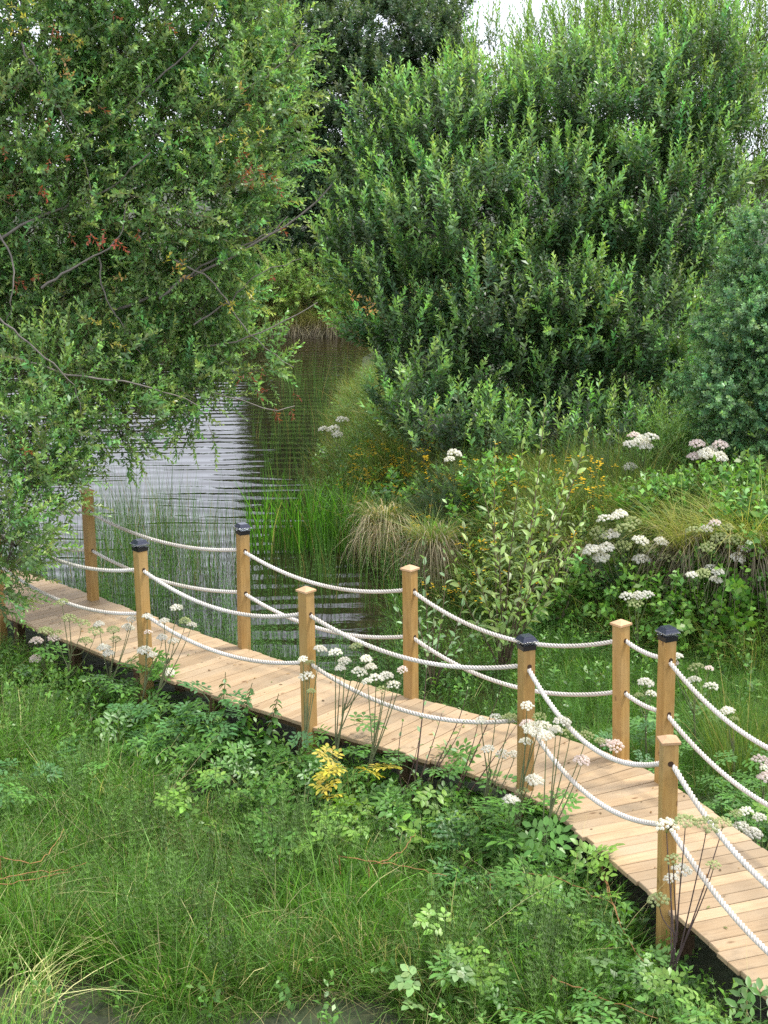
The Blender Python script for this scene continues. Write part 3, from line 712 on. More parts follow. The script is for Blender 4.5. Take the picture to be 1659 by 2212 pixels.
# coloured sprays: yellow, rust and red leaves hanging in small bunches
acc = {'y': ((.26, .22, .05), (.34, .27, .07)), 'o': ((.24, .13, .055), (.30, .18, .08)), 'r': ((.15, .040, .026), (.21, .06, .042)), 'p': ((.26, .06, .055), (.34, .085, .08))}
for (u, v, c, n) in ((30, 70, 'y', 5), (170, 80, 'y', 4), (60, 25, 'y', 4), (140, 140, 'o', 3), (150, 175, 'o', 3), (130, 60, 'r', 3), (60, 410, 'r', 3), (90, 408, 'p', 2), (215, 510, 'p', 5), (245, 520, 'p', 4), (190, 505, 'r', 2),
                     (500, 330, 'r', 3), (540, 345, 'r', 4), (560, 370, 'r', 4), (520, 385, 'r', 3), (575, 400, 'r', 3), (535, 290, 'y', 4), (550, 310, 'y', 3), (530, 215, 'o', 3), (180, 245, 'o', 2), (195, 225, 'r', 2), (130, 335, 'r', 3), (45, 600, 'r', 3),
                     (370, 600, 'o', 4), (385, 590, 'y', 2), (540, 655, 'y', 4), (500, 640, 'y', 3), (215, 690, 'y', 4), (245, 725, 'y', 3), (780, 665, 'o', 4), (800, 655, 'o', 3), (760, 675, 'o', 2),
                     (545, 800, 'r', 4), (590, 840, 'r', 3), (600, 880, 'r', 3), (630, 845, 'r', 2), (580, 890, 'r', 2), (40, 960, 'r', 3), (60, 950, 'r', 2), (300, 480, 'r', 2), (585, 490, 'r', 2), (305, 600, 'o', 2), (70, 590, 'r', 2), (585, 590, 'r', 2), (100, 250, 'r', 2), (110, 220, 'o', 2), (360, 45, 'r', 2), (240, 30, 'r', 2), (15, 330, 'r', 2), (480, 300, 'o', 2), (360, 560, 'y', 2)):
    y = 15.0 if u < 480 else 15.5
    if v > 780: y = 14.2 if u < 200 else 15.4
    if u > 700: y = 16.8
    ctr = Y(u, v, y); a_, b_ = acc[c]; g = Geo(); n = max(1, n - 1)
    for q in range(n):
        s = shoot(int(r.integers(1e6)), L=.13, n=7, ll=.058, lw=.34, ang=(60, 25), col=a_, tip=b_, stemc=(.15, .1, .07))
        dd = norm(np.array([r.normal(.2, .5), r.normal(-.3, .4), (-.75 if c in 'rp' else .35) + r.normal(0, .35)]))
        g.inst(s, frames(dd[None], r.uniform(0, 6, 1)), (ctr + r.normal(0, .07, 3) * np.array([1, .6, .6]))[None])
    nm = {'y': 'yellow_leaves', 'o': 'rust_leaves', 'r': 'red_leaves', 'p': 'red_leaves'}[c]
    lw_part(nm, g, M_LEAF, 'stuff')
# ================================================================== ground cover (uncountable): tufts on points
def blades(seed, n, rad, h, w, lean=.35, droop=.25, segs=4, c0=(.05, .10, .02), c1=(.09, .17, .04), straw=0.0, strawc=(.42, .36, .20), basec=None, power=1.6):
    r = np.random.default_rng(seed); g = Geo()
    a = r.uniform(0, 6.28, n); rr = rad * np.sqrt(r.uniform(0, 1, n)); root = np.c_[rr * np.cos(a), rr * np.sin(a), np.zeros(n)]
    b = a + r.normal(0, 1.0, n); d = np.c_[np.cos(b), np.sin(b), np.zeros(n)]
    H = r.uniform(h[0], h[1], n); Ln = np.abs(r.normal(lean, lean * .6, n)); Dr = np.abs(r.normal(droop, droop * .5, n))
    t = np.linspace(0, 1, segs + 1)[None, :, None]
    C_ = root[:, None] + d[:, None] * (Ln * H)[:, None, None] * t ** power + UP * H[:, None, None] * (t - Dr[:, None, None] * t ** 2.4)
    C_[:, :, 2] -= .05 * (1 - t[0, :, 0])
    tw = r.uniform(0, 3.14, n); side = np.c_[np.cos(tw), np.sin(tw), np.zeros(n)]
    ww = (w * r.uniform(.6, 1.3, n))[:, None, None] * (1 - .85 * t ** 1.8)
    V = np.stack([C_ - side[:, None] * ww / 2, C_ + side[:, None] * ww / 2], 2).reshape(n, -1, 3)
    k = np.arange(segs); Q = np.stack([2 * k, 2 * k + 1, 2 * k + 3, 2 * k + 2], -1)
    QQ_ = (Q[None] + (np.arange(n) * 2 * (segs + 1))[:, None, None]).reshape(-1, 4)
    m = r.uniform(0, 1, (n, 1)); col = np.array(c0) * (1 - m) + np.array(c1) * m
    st = r.uniform(0, 1, n) < straw; col[st] = np.array(strawc) * r.uniform(.6, 1.2, (st.sum(), 1))
    CC = np.repeat(col[:, None], V.shape[1], 1)
    return g.add(V.reshape(-1, 3), QQ_, None, CC.reshape(-1, 3))


def horsetail(seed, n, rad, h, c0=(.045, .10, .025), c1=(.085, .17, .045), whorl=.042, nl_=.065, per=7, dense=1.0):
    """thin jointed stems with rings of needle branches"""
    r = np.random.default_rng(seed); g = Geo()
    for q in range(n):
        a = r.uniform(0, 6.28); rr = rad * math.sqrt(r.uniform()); H = r.uniform(*h)
        top = np.array([r.normal(0, .10), r.normal(0, .10), 1.0]) * H; root = np.array([rr * math.cos(a), rr * math.sin(a), -.04])
        t = np.linspace(0, 1, 4)[:, None]; P = root + top * t + np.array([r.normal(0, .03), r.normal(0, .03), 0]) * t ** 2
        m = r.uniform(); col = np.array(c0) * (1 - m) + np.array(c1) * m
        join(g, tube(P, [.0028, .0025, .002, .001], 3, col * .9))
        us = np.arange(.25 * H, H * .97, whorl / dense); zz = us / H
        for k, u in enumerate(zz):
            L = nl_ * (1.1 - .75 * u) * r.uniform(.7, 1.2); ph = r.uniform(0, 6.28) + np.arange(per) / per * 6.28
            c = np.array([np.interp(u, t[:, 0], P[:, j]) for j in range(3)])
            d = np.c_[np.cos(ph), np.sin(ph), np.full(per, r.uniform(.35, .9))] * L; sd = np.c_[-np.sin(ph), np.cos(ph), np.zeros(per)] * .0022
            V = np.stack([c - sd, c + sd, c + d], 1).reshape(-1, 3)
            g.add(V, None, np.arange(per * 3).reshape(-1, 3), col * r.uniform(.85, 1.25))
    return g


def scatter(name, P, protos, scl, tilt=.12, seed=0, idx=None):
    """ground cover: tufts set on points (instances made by geometry nodes)"""
    r = np.random.default_rng(seed); n = len(P)
    me = bpy.data.meshes.new(name); me.vertices.add(n); me.vertices.foreach_set('co', P.astype(np.float32).ravel())
    def attr(nm, ty, dat, key):
        a = me.attributes.new(nm, ty, 'POINT'); a.data.foreach_set(key, dat.ravel())
    attr('rot', 'FLOAT_VECTOR', np.c_[r.normal(0, tilt, n), r.normal(0, tilt, n), r.uniform(0, 6.28, n)].astype(np.float32), 'vector')
    attr('scl', 'FLOAT', np.asarray(scl, np.float32), 'value')
    attr('idx', 'INT', (r.integers(0, len(protos), n) if idx is None else idx).astype(np.int32), 'value')
    ng = bpy.data.node_groups.new(name, 'GeometryNodeTree')
    ng.interface.new_socket('Geometry', in_out='INPUT', socket_type='NodeSocketGeometry'); ng.interface.new_socket('Geometry', in_out='OUTPUT', socket_type='NodeSocketGeometry')
    N = ng.nodes.new; gi, go, iop, g2i = N('NodeGroupInput'), N('NodeGroupOutput'), N('GeometryNodeInstanceOnPoints'), N('GeometryNodeGeometryToInstance')
    for p in reversed(protos):
        oi = N('GeometryNodeObjectInfo'); oi.inputs['Object'].default_value = p; ng.links.new(oi.outputs['Geometry'], g2i.inputs['Geometry'])
    def na(nm, ty):
        a = N('GeometryNodeInputNamedAttribute'); a.data_type = ty; a.inputs['Name'].default_value = nm; return a.outputs['Attribute']
    iop.inputs['Pick Instance'].default_value = True
    e2r = N('FunctionNodeEulerToRotation'); ng.links.new(na('rot', 'FLOAT_VECTOR'), e2r.inputs[0])
    L = ng.links.new
    L(gi.outputs[0], iop.inputs['Points']); L(g2i.outputs[0], iop.inputs['Instance']); L(na('idx', 'INT'), iop.inputs['Instance Index'])
    L(e2r.outputs[0], iop.inputs['Rotation']); L(na('scl', 'FLOAT'), iop.inputs['Scale']); L(iop.outputs[0], go.inputs[0])
    o = link(name, me, kind='stuff'); md = o.modifiers.new('tufts', 'NODES'); md.node_group = ng
    return o


def protos(name, geos, mat):
    return [bpy.data.objects.new(name, g.mesh(name, mat)) for g in geos]


def deck_dist(p):
    d = np.full(len(p), 9.0); side = np.zeros(len(p))
    M_ = mid[::12]; N_ = nrm[::12]
    for a in range(0, len(p), 4000):
        q = p[a:a + 4000]; D2 = np.sum((q[:, None] - M_[None]) ** 2, 2); k = np.argmin(D2, 1)
        d[a:a + 4000] = np.sqrt(D2[np.arange(len(q)), k]); side[a:a + 4000] = np.sum((q - M_[k]) * N_[k], 1)
    return d, side


def field(seed, n, x0, x1, y0, y1, gap=.62):
    r = np.random.default_rng(seed); p = np.c_[r.uniform(x0, x1, n), r.uniform(y0, y1, n)]
    m = np.abs(p[:, 0] * .985) < (p[:, 1] * .262 + .5)                       # only where the picture can see, with a margin
    p = p[m]; d, sd = deck_dist(p); k = d > gap
    return p[k], d[k], sd[k]


def P3(p, lift=0.0): return np.c_[p, np.maximum(ground_z(p[:, 0], p[:, 1]), WATER_Z - .12) + lift]


def patch(p, sc, seed):
    r = np.random.default_rng(seed); f = r.normal(0, 1, (7, 2)) * sc; ph = r.uniform(0, 6.28, (7, 2))
    return sum(np.sin(f[i, 0] * p[:, 0] + f[i, 1] * p[:, 1] + ph[i, 0]) for i in range(7)) / 2.6


GC0, GC1 = (.055, .120, .020), (.120, .230, .050)
# marsh: grass, sedge and horsetail, patchy
g_marsh = protos('grass_tuft', [blades(300 + i, 26, .14, (.22, .60), .0088, .40, .35, 4, GC0, GC1, .07) for i in range(6)], M_GRASS)
g_fine = protos('fine_tuft', [blades(310 + i, 34, .13, (.15, .44), .0062, .7, .45, 4, (.06, .125, .024), (.13, .24, .055), .05) for i in range(5)], M_GRASS)
g_horse = protos('horsetail_tuft', [horsetail(320 + i, 7, .13, (.32, .70), (.060, .112, .024), (.115, .195, .05)) for i in range(6)], M_GRASS)
g_straw = protos('straw_tuft', [blades(330 + i, 7, .12, (.35, .75), .005, .45, .45, 5, (.30, .26, .13), (.50, .43, .27), 0) for i in range(4)], M_GRASS)

p, d, sd = field(1, 30000, -6, 5.5, 6.5, 16.5, .58)
near_side = sd < 0
r = np.random.default_rng(5)
v1, v2 = patch(p, 1.6, 4), patch(p, 2.2, 8)
gf_ = patch(p, 1.7, 21); gap_ = gf_ > .33                                             # dark wet holes between the tussocks
m = near_side & (d < 9) & ~gap_ & (r.uniform(0, 1, len(p)) < .36)
hlim = np.clip((d - .45) * .5 + .70, .72, 1.05)
scatter('marsh_grass', P3(p[m]), g_marsh, (r.uniform(.7, 1.15, len(p)) * hlim * (1 + .16 * v1))[m], .16, 1)
m = near_side & ~gap_ & (v1 < .2) & (r.uniform(0, 1, len(p)) < .085)
scatter('marsh_horsetail', P3(p[m]), g_horse, (r.uniform(.7, 1.2, len(p)) * hlim * (1 + .12 * v2))[m], .12, 2)
m = near_side & ~(gf_ > .78) & (r.uniform(0, 1, len(p)) < .26)
scatter('marsh_undergrowth', P3(p[m]), g_fine, (r.uniform(.7, 1.2, len(p)) * hlim * np.where(gap_, .65, 1))[m], .2, 3)
m = near_side & ~gap_ & (r.uniform(0, 1, len(p)) < .085)
scatter('dead_grass_stalks', P3(p[m]), g_straw, (r.uniform(.6, 1.15, len(p)) * hlim)[m], .2, 4)

g_sprig = protos('leafy_sprig', [shoot(670 + i, L=.34, n=14, ll=.075, lw=.5, ang=(75, 45), col=(.052, .125, .030), tip=(.10, .205, .045), curve=.3, tipfrac=.5, stemc=(.07, .09, .03)) for i in range(6)], M_HERB)
edge_ = np.clip(1.5 - (d - .55) / 1.1, .06, 1) * (p[:, 1] < 15)
m = near_side & (r.uniform(0, 1, len(p)) < .42 * edge_) & (v2 > -.9)
scatter('marsh_herbs', P3(p[m], .06), g_sprig, (r.uniform(.6, 1.25, len(p)))[m], .4, 31)
g_thatch = protos('thatch_tuft', [blades(690 + i, 22, .22, (.16, .34), .005, 1.5, .75, 4, (.14, .11, .06), (.36, .29, .18), 0) for i in range(4)], M_GRASS)
m = near_side & ~gap_ & (r.uniform(0, 1, len(p)) < .12)
scatter('dead_thatch', P3(p[m], .04), g_thatch, r.uniform(.6, 1.3, m.sum()), .3, 36)
g_lush = protos('lush_tuft', [blades(680 + i, 32, .13, (.25, .58), .0095, .55, .40, 4, (.085, .190, .025), (.150, .300, .055), .03) for i in range(4)], M_GRASS)
m = near_side & ~gap_ & (v2 > .0) & (r.uniform(0, 1, len(p)) < .34)
scatter('lush_grass', P3(p[m]), g_lush, (r.uniform(.7, 1.15, len(p)) * hlim)[m], .2, 32)

# pond side of the boardwalk: grass and horsetail up to the bank, thinning into the water
p, d, sd = field(2, 34000, -6.5, 6, 7, 21)
fd = foot_dist(p); far_side = (sd > 0) & (fd < .3); r = np.random.default_rng(6)
deckd = sd - DW / 2
xlim = np.clip((p[:, 0] + .2) / 1.2, 0, 1)                                     # dry land to the right
wetness = np.clip((deckd - .15) / 1.1, 0, 1) * (1 - xlim)
dens = (1 - wetness) ** 1.5
hl = np.clip(.5 + deckd * .5, .5, 1.0) * np.where(xlim > .4, .62, 1)
m = far_side & (r.uniform(0, 1, len(p)) < .50 * dens)
scatter('margin_grass', P3(p[m]), g_marsh, (r.uniform(.7, 1.1, len(p)) * hl)[m], .15, 5)
m = far_side & (r.uniform(0, 1, len(p)) < .40 * dens)
scatter('margin_undergrowth', P3(p[m]), g_fine, (r.uniform(.7, 1.1, len(p)) * hl)[m], .2, 6)
m = far_side & (r.uniform(0, 1, len(p)) < .30 * np.clip(dens * .8 + .10 * (deckd < 1.8) + .03 * (deckd < 3), 0, 1))
m = m & ((xlim < .5) | (r.uniform(0, 1, len(p)) < .3))
scatter('water_horsetail', P3(p[m]), protos('water_horsetail_stem', [horsetail(340 + i, 6, .2, (.6, 1.0), (.05, .115, .03), (.095, .19, .05), .06, .05, 6) for i in range(5)], M_GRASS), (r.uniform(.75, 1.1, len(p)) * np.clip(.65 + .35 * deckd, .6, 1.05) * np.where(xlim > .4, .5, 1))[m], .06, 7)
m = far_side & (xlim > .3) & (r.uniform(0, 1, len(p)) < .16) & (patch(p, 2.0, 44) > -.2)
scatter('margin_lush_grass', P3(p[m]), g_lush, (r.uniform(.6, .95, len(p)) * hl)[m], .2, 33)
m = far_side & (xlim > .5) & (r.uniform(0, 1, len(p)) < .10) & (patch(p, 1.7, 45) > 0)
scatter('margin_herbs', P3(p[m], .05), g_sprig, r.uniform(.6, 1.1, m.sum()), .4, 34)
# bare thin reeds out in the open water
r = np.random.default_rng(9); q = []
for (u0, u1, v0_, v1_, n) in ((160, 560, 1150, 1330, 260), (200, 420, 1080, 1230, 120), (540, 760, 900, 1150, 110), (600, 770, 800, 960, 120), (560, 900, 1180, 1330, 110)):
    for _ in range(n): g_ = G(r.uniform(u0, u1), r.uniform(v0_, v1_), WATER_Z); q.append(g_[:2])
q = np.array(q); dd_, sdd = deck_dist(q); q = q[(dd_ > .7) & (foot_dist(q) < .1)]
scatter('pond_reeds', np.c_[q, np.full(len(q), WATER_Z - .1)], protos('reed_stem', [blades(350 + i, 5, .12, (.5, 1.15), .006, .12, .05, 3, (.05, .11, .03), (.10, .19, .06), .12, (.22, .15, .08)) for i in range(5)], M_GRASS), r.uniform(.6, 1.1, len(q)), .07, 8)

# bank: coarser grass, yellowing rushes, herbs
p = np.c_[r.uniform(-2, 9, 26000), r.uniform(13.5, 34, 26000)]; p = p[np.abs(p[:, 0]) < p[:, 1] * .27 + .6]
fd = foot_dist(p); p = p[(fd > -.15) & ~((p[:, 1] > 20.4) & (p[:, 0] > .2) & (p[:, 0] < 5))]; fd = foot_dist(p); r = np.random.default_rng(10); keep = (p[:, 1] < 24) | (r.uniform(0, 1, len(p)) < .35); p = p[keep]; fd = fd[keep]
v1 = patch(p, 1.3, 31)
g_bank = protos('bank_tuft', [blades(360 + i, 40, .16, (.25, .70), .008, .55, .45, 4, (.055, .110, .022), (.13, .20, .05), .10, (.36, .29, .14)) for i in range(6)], M_GRASS)
g_rush = protos('rush_tuft', [blades(370 + i, 60, .14, (.4, .85), .0055, .50, .25, 4, (.075, .105, .024), (.17, .19, .05), .16, (.34, .25, .10)) for i in range(5)], M_GRASS)
m = (r.uniform(0, 1, len(p)) < .50) & ((p[:, 1] < 20.5) | (fd > .3))
scatter('bank_grass', P3(p[m]), g_bank, r.uniform(.6, 1.15, m.sum()), .25, 11)
m = (r.uniform(0, 1, len(p)) < .22) & (v1 > -.4)
scatter('bank_rushes', P3(p[m]), g_rush, r.uniform(.6, 1.05, m.sum()), .25, 12)
sh_hb = [shoot(380 + i, L=.38, n=14, ll=.085, lw=.5, ang=(75, 45), col=(.055, .130, .030), tip=(.10, .20, .045), curve=.25, tipfrac=.5, stemc=(.07, .09, .03)) for i in range(6)]
m = (r.uniform(0, 1, len(p)) < .62) & (v1 < 1.0) & (fd < 5.5)
scatter('bank_herbs', P3(p[m]), protos('leafy_sprig', sh_hb, M_HERB), r.uniform(.6, 1.3, m.sum()), .4, 13)


def yellow_flower(seed):
    r_ = np.random.default_rng(seed); g = Geo()
    for k in range(4):
        b_ = np.array([r_.normal(0, .05), r_.normal(0, .05), 0]); t_ = b_ + np.array([r_.normal(0, .08), r_.normal(0, .08), r_.uniform(.45, .75)])
        join(g, tube(np.array([b_, (b_ + t_) / 2 + r_.normal(0, .01, 3), t_]), .0022, 3, (.07, .10, .03)))
        for q in range(5):
            c = t_ + r_.normal(0, .018, 3); ph = q / 5 * 6.28
            for a in range(4):
                an = a / 4 * 6.28 + ph; d1 = np.array([math.cos(an), math.sin(an), .35]) * .016; d2 = np.array([-math.sin(an), math.cos(an), 0]) * .008
                g.add([c, c + d1 * .6 + d2, c + d1, c + d1 * .6 - d2], [[0, 1, 2, 3]], None, (.66, .44, .020))
    return g


q = []
for (u0, u1, v0_, v1_, n) in ((740, 960, 990, 1110, 46), (960, 1080, 1010, 1100, 14), (1080, 1330, 1020, 1120, 14), (860, 930, 1140, 1210, 20), (930, 1250, 1120, 1300, 22), (760, 900, 960, 1010, 10)):
    for _ in range(n):
        g_ = None; u_, v_ = r.uniform(u0, u1), r.uniform(v0_, v1_)
        for y_ in np.arange(14.5, 26, .15):                                   # where this line of sight reaches the bank
            w_ = Y(u_, v_, y_)
            if w_[2] < gz(w_[0], w_[1]) + .5: g_ = w_; break
        if g_ is not None: q.append([g_[0], g_[1], gz(g_[0], g_[1])])
scatter('yellow_wildflowers', np.array(q), protos('yellow_flower', [yellow_flower(390 + i) for i in range(5)], M_FLOWER), r.uniform(.7, 1.1, len(q)), .15, 14)
# far bank grass
p = np.c_[r.uniform(-14, 3, 3500), r.uniform(44.6, 52, 3500)]; p = p[foot_dist(p) > 0]
scatter('far_bank_grass', P3(p), protos('far_tuft', [blades(395 + i, 40, .3, (.4, 1.1), .016, .6, .5, 4, (.10, .13, .035), (.30, .24, .13), .45, (.48, .38, .24)) for i in range(4)], M_GRASS), r.uniform(.6, 1.2, len(p)), .2, 15)

# fallen leaves and bits on the planks
r = np.random.default_rng(88); q = []
for _ in range(150):
    a_, n0_, t0_ = deck_at(r.uniform(1.5, 16)); w_ = a_ + n0_ * r.uniform(.03, DW - .03); q.append([w_[0], w_[1], .006])
lv = []
for i in range(5):
    V_, Q_ = leaf_tpl(.05, .4, .05, .05); V_ = V_[:, [0, 2, 1]] * np.array([1, 1, .6]); lv.append(Geo().add(V_, Q_, None, [(.16, .09, .04), (.24, .15, .06), (.10, .07, .04), (.12, .14, .05), (.07, .05, .03)][i]))
scatter('fallen_leaves', np.array(q), protos('fallen_leaf', lv, M_HERB), r.uniform(.4, 1.0, len(q)), .08, 41)
# ================================================================== single plants
r = np.random.default_rng(51)


def on_bank(u, v, h=0.0, y0=14.0, y1=27.0):
    """the point of the ground (raised by h) that this line of sight first meets"""
    for y_ in np.arange(y0, y1, .05):
        w_ = Y(u, v, y_)
        if w_[2] <= max(gz(w_[0], w_[1]), WATER_Z) + h: return np.array([w_[0], w_[1], gz(w_[0], w_[1])])
    w_ = Y(u, v, y1); return np.array([w_[0], w_[1], gz(w_[0], w_[1])])


LEAFV, LEAFQ = leaf_tpl(1.0, .40, .16, .07)


def leaf_meshes(name, n, wd, col, mat, seed, toothed=False):
    rr = np.random.default_rng(seed); out = []
    for i in range(n):
        V, Q = leaf_tpl(1.0, wd * rr.uniform(.85, 1.15), rr.uniform(.05, .28), rr.uniform(.02, .10))
        c = np.array(col) * rr.uniform(.75, 1.25) * (1 + rr.normal(0, .07, 3)); c = np.tile(c, (7, 1)); c[6] *= 1.15
        out.append(Geo().add(V, Q, None, c).mesh(name, mat))
    return out


def put(name, me, parent, base, P, z, size, roll, face=UP):
    z = norm(z); x = np.cross(face, z)
    x = norm(x) if np.linalg.norm(x) > 1e-3 else np.array([1.0, 0, 0]); y = np.cross(z, x)
    c, s = math.cos(roll), math.sin(roll); M = np.stack([x * c + y * s, y * c - x * s, z], 1) * size
    o = link(name, me, parent); o.matrix_local = Matrix.Translation(Vector(np.asarray(P) - base)) @ Matrix(M).to_4x4(); return o


def clear_deck(b, gap=.26):
    d, sd = deck_dist(np.array([b[:2]])); b = np.array(b, float)
    if d[0] < DW / 2 + gap:
        k = np.argmin(np.sum((mid - b[:2]) ** 2, 1)); s_ = 1 if sd[0] > 0 else -1; b[:2] = mid[k] + nrm[k] * s_ * (DW / 2 + gap)
    return b


# ---- saplings: thin stems with single leaves
def sapling(label, base, stems, nleaf, size, lm, seed, stemc=(.14, .10, .06), bend=.1, name='willow_sapling', cat='sapling'):
    rr = np.random.default_rng(seed); base = np.asarray(base, float); e = thing(name, label, cat, tuple(base))
    for tip in stems:
        tip = np.asarray(tip, float); L = np.linalg.norm(tip - base); hor = (tip - base) * np.array([1, 1, 0])
        root = base + rr.normal(0, .03, 3) * np.array([1, 1, 0])
        P = bez(root, root + UP * L * .3 + hor * .25, root + UP * L * .6 + hor * .75 + rr.normal(0, bend * .5, 3), tip, 10)
        part('stem', tube(P, np.linspace(.009, .0025, 10) * (.6 + .25 * L), 4, np.array(stemc) * rr.uniform(.8, 1.3)), M_BARK, e, base)
        n = max(4, int(nleaf * L)); us = np.linspace(.22, 1, n) ** .85
        for k, u in enumerate(us):
            i = min(int(u * 9), 8); p = P[i] + (P[i + 1] - P[i]) * (u * 9 - i); ax = norm(P[i + 1] - P[i])
            a = k * 2.4 + rr.normal(0, .4); out_ = norm(np.cross(ax, [math.cos(a), math.sin(a), .01])); el = math.radians(rr.normal(np.interp(u, [0, .8, 1], [58, 45, 15]), 10))
            put('leaf', lm[int(rr.integers(len(lm)))], e, base, p, out_ * math.sin(el) + ax * math.cos(el), size * rr.uniform(.7, 1.2) * np.interp(u, [0, .3, .85, 1], [.8, 1.05, .9, .55]), rr.normal(0, .4), ax)
    return e


lm_sap = leaf_meshes('leaf', 10, .40, (.165, .245, .085), M_HERB, 1) + leaf_meshes('leaf', 4, .40, (.17, .235, .12), M_HERB, 2)
sb = clear_deck(G(1085, 1440, -.5)); sy = sb[1]
sapling('pale willow sapling with long upright shoots in front of the dark willow shade', sb,
        [Y(u, v, sy + dy) for u, v, dy in ((1178, 865, .1), (1275, 905, .2), (1130, 960, -.1), (1070, 960, .3), (1035, 1040, .2), (1230, 1010, -.2), (1270, 1080, .1), (1170, 1060, -.3), (1000, 1130, 0), (1090, 1110, -.3), (1150, 1190, -.4), (1240, 1170, -.3), (1030, 1230, -.3), (1120, 1270, -.5), (1190, 1300, -.4), (980, 1200, -.1), (1060, 1320, -.5))], 13, .135, lm_sap, 3, bend=.14)
sb = clear_deck(G(935, 1475, -.5), .2); sy = sb[1]
lm_sap2 = leaf_meshes('leaf', 10, .42, (.14, .215, .125), M_HERB, 4)
sapling('grey-green willow sapling whose leaves cross the wood-capped post at the pond side', sb,
        [Y(u, v, sy + dy) for u, v, dy in ((915, 1165, -.2), (960, 1180, .1), (880, 1230, -.2), (1010, 1255, .1), (945, 1290, -.4), (1040, 1330, 0), (850, 1290, -.1), (985, 1370, -.3))], 12, .10, lm_sap2, 5)
sb = clear_deck(G(962, 1730, -.5), .2); sy = sb[1]
sapling('slender twiggy sapling growing in front of the planks left of the middle solar-lamp post', sb,
        [Y(u, v, sy + dy) for u, v, dy in ((925, 1395, .1), (1010, 1490, .1), (870, 1560, -.1), (955, 1540, -.1), (1000, 1560, -.2), (905, 1600, .05))], 8, .07, lm_sap2, 6, stemc=(.10, .06, .05))
sb = clear_deck(G(1065, 1740, -.5), .2); sy = sb[1]
sapling('thin reddish twig with a few leaves leaning over the planks beside the twiggy sapling', sb, [Y(u, v, sy) for u, v in ((1085, 1480), (1035, 1545), (1120, 1560))], 8, .06, lm_sap2, 7, stemc=(.12, .06, .05))

# ---- compound leaves for the herbs
def compound(seed, pinnae=3, leaflets=5, L=.30, ls=.075, wd=.46, col=(.06, .14, .03), droop=.35):
    rr = np.random.default_rng(seed); g = Geo(); V, Q = leaf_tpl(1, wd, .12, .05)
    t = np.linspace(0, 1, 6)[:, None]; axis = np.array([0, 0, 1.0]); P = axis * L * t + np.array([0, -1.0, 0]) * droop * L * t ** 2
    join(g, tube(P, [.0035, .003, .0028, .0024, .002, .0015], 3, np.array(col) * .9))
    at = lambda u: np.array([np.interp(u, t[:, 0], P[:, k]) for k in range(3)])
    T = lambda u: norm(at(min(u + .05, 1)) - at(u - .05))
    def leafat(p, d, s, up):
        d = norm(d); x = norm(np.cross(up, d)); y = np.cross(d, x); M = np.stack([x, y, d], -1) * s
        g.add(V @ M.T + p, Q, None, np.array(col) * rr.uniform(.75, 1.3) * (1 + rr.normal(0, .05, 3)))
    up = np.array([0, .9, .3])
    for k in range(pinnae):
        u = .42 + .45 * k / max(pinnae - 1, 1)
        for sgn in (-1, 1):
            d = norm(np.array([sgn * 1.0, -.12, .55])); pl = L * .48 * (1 - .45 * k / pinnae); a = at(u)
            join(g, tube(np.array([a, a + d * pl * .5, a + d * pl]), .0016, 3, np.array(col) * .9))
            for q in range(leaflets // 2 + 1):
                w = .35 + .65 * q / (leaflets // 2)
                if q == leaflets // 2: leafat(a + d * pl * .9, d + rr.normal(0, .1, 3), ls * rr.uniform(.9, 1.2), up)
                else:
                    for s2 in (-1, 1):
                        n2 = norm(np.cross(up, d)) * s2; leafat(a + d * pl * w, d * .55 + n2 + rr.normal(0, .12, 3), ls * rr.uniform(.75, 1.05), up)
    leafat(at(.97), T(.95), ls * 1.25, up)
    for s2 in (-1, 1): leafat(at(.88), np.array([s2, -.1, .7]), ls, up)
    return g


def umbel(seed, rays=22, R=.062, kind='white'):
    """a flower head: spreading rays, each with a small domed cluster of florets"""
    rr = np.random.default_rng(seed); g = Geo()
    pal = {'white': ((.66, .63, .56), (.80, .78, .73)), 'pink': ((.62, .51, .49), (.76, .66, .64)), 'green': ((.30, .36, .15), (.44, .47, .24))}[kind]
    stemc = (.16, .20, .09)
    for k in range(rays):
        f = math.sqrt((k + .5) / rays); a = k * 2.39996; th = f * 1.12
        d = np.array([math.sin(th) * math.cos(a), math.sin(th) * math.sin(a), math.cos(th)]); c = d * R * rr.uniform(.9, 1.06); c[2] += R * .12
        g.add([[0, 0, -.0], [.0012, 0, 0], c], None, [[0, 1, 2]], stemc); g.add([[0, .0012, 0], [0, 0, 0], c], None, [[0, 1, 2]], stemc)
        n = 13; ur = R * .135 * rr.uniform(.85, 1.15) * (1.15 if kind != 'green' else .95); m = rr.uniform()
        for q in range(n):
            ff = math.sqrt((q + .5) / n); b = q * 2.39996 + k; t2 = ff * 1.9
            e = np.array([math.sin(t2) * math.cos(b), math.sin(t2) * math.sin(b), math.cos(t2)])
            zz = norm(e * .9 + d * .4); x = norm(np.cross(zz, [.3, .5, .8])); y = np.cross(zz, x); s = ur * .55; p = c + e * ur
            V = [p + x * s, p + y * s, p - x * s, p - y * s, p + zz * s * .35]
            col = (np.array(pal[0]) * (1 - m) + np.array(pal[1]) * m) * rr.uniform(.9, 1.08)
            g.add(V, None, [[0, 1, 4], [1, 2, 4], [2, 3, 4], [3, 0, 4]], col)
    return g


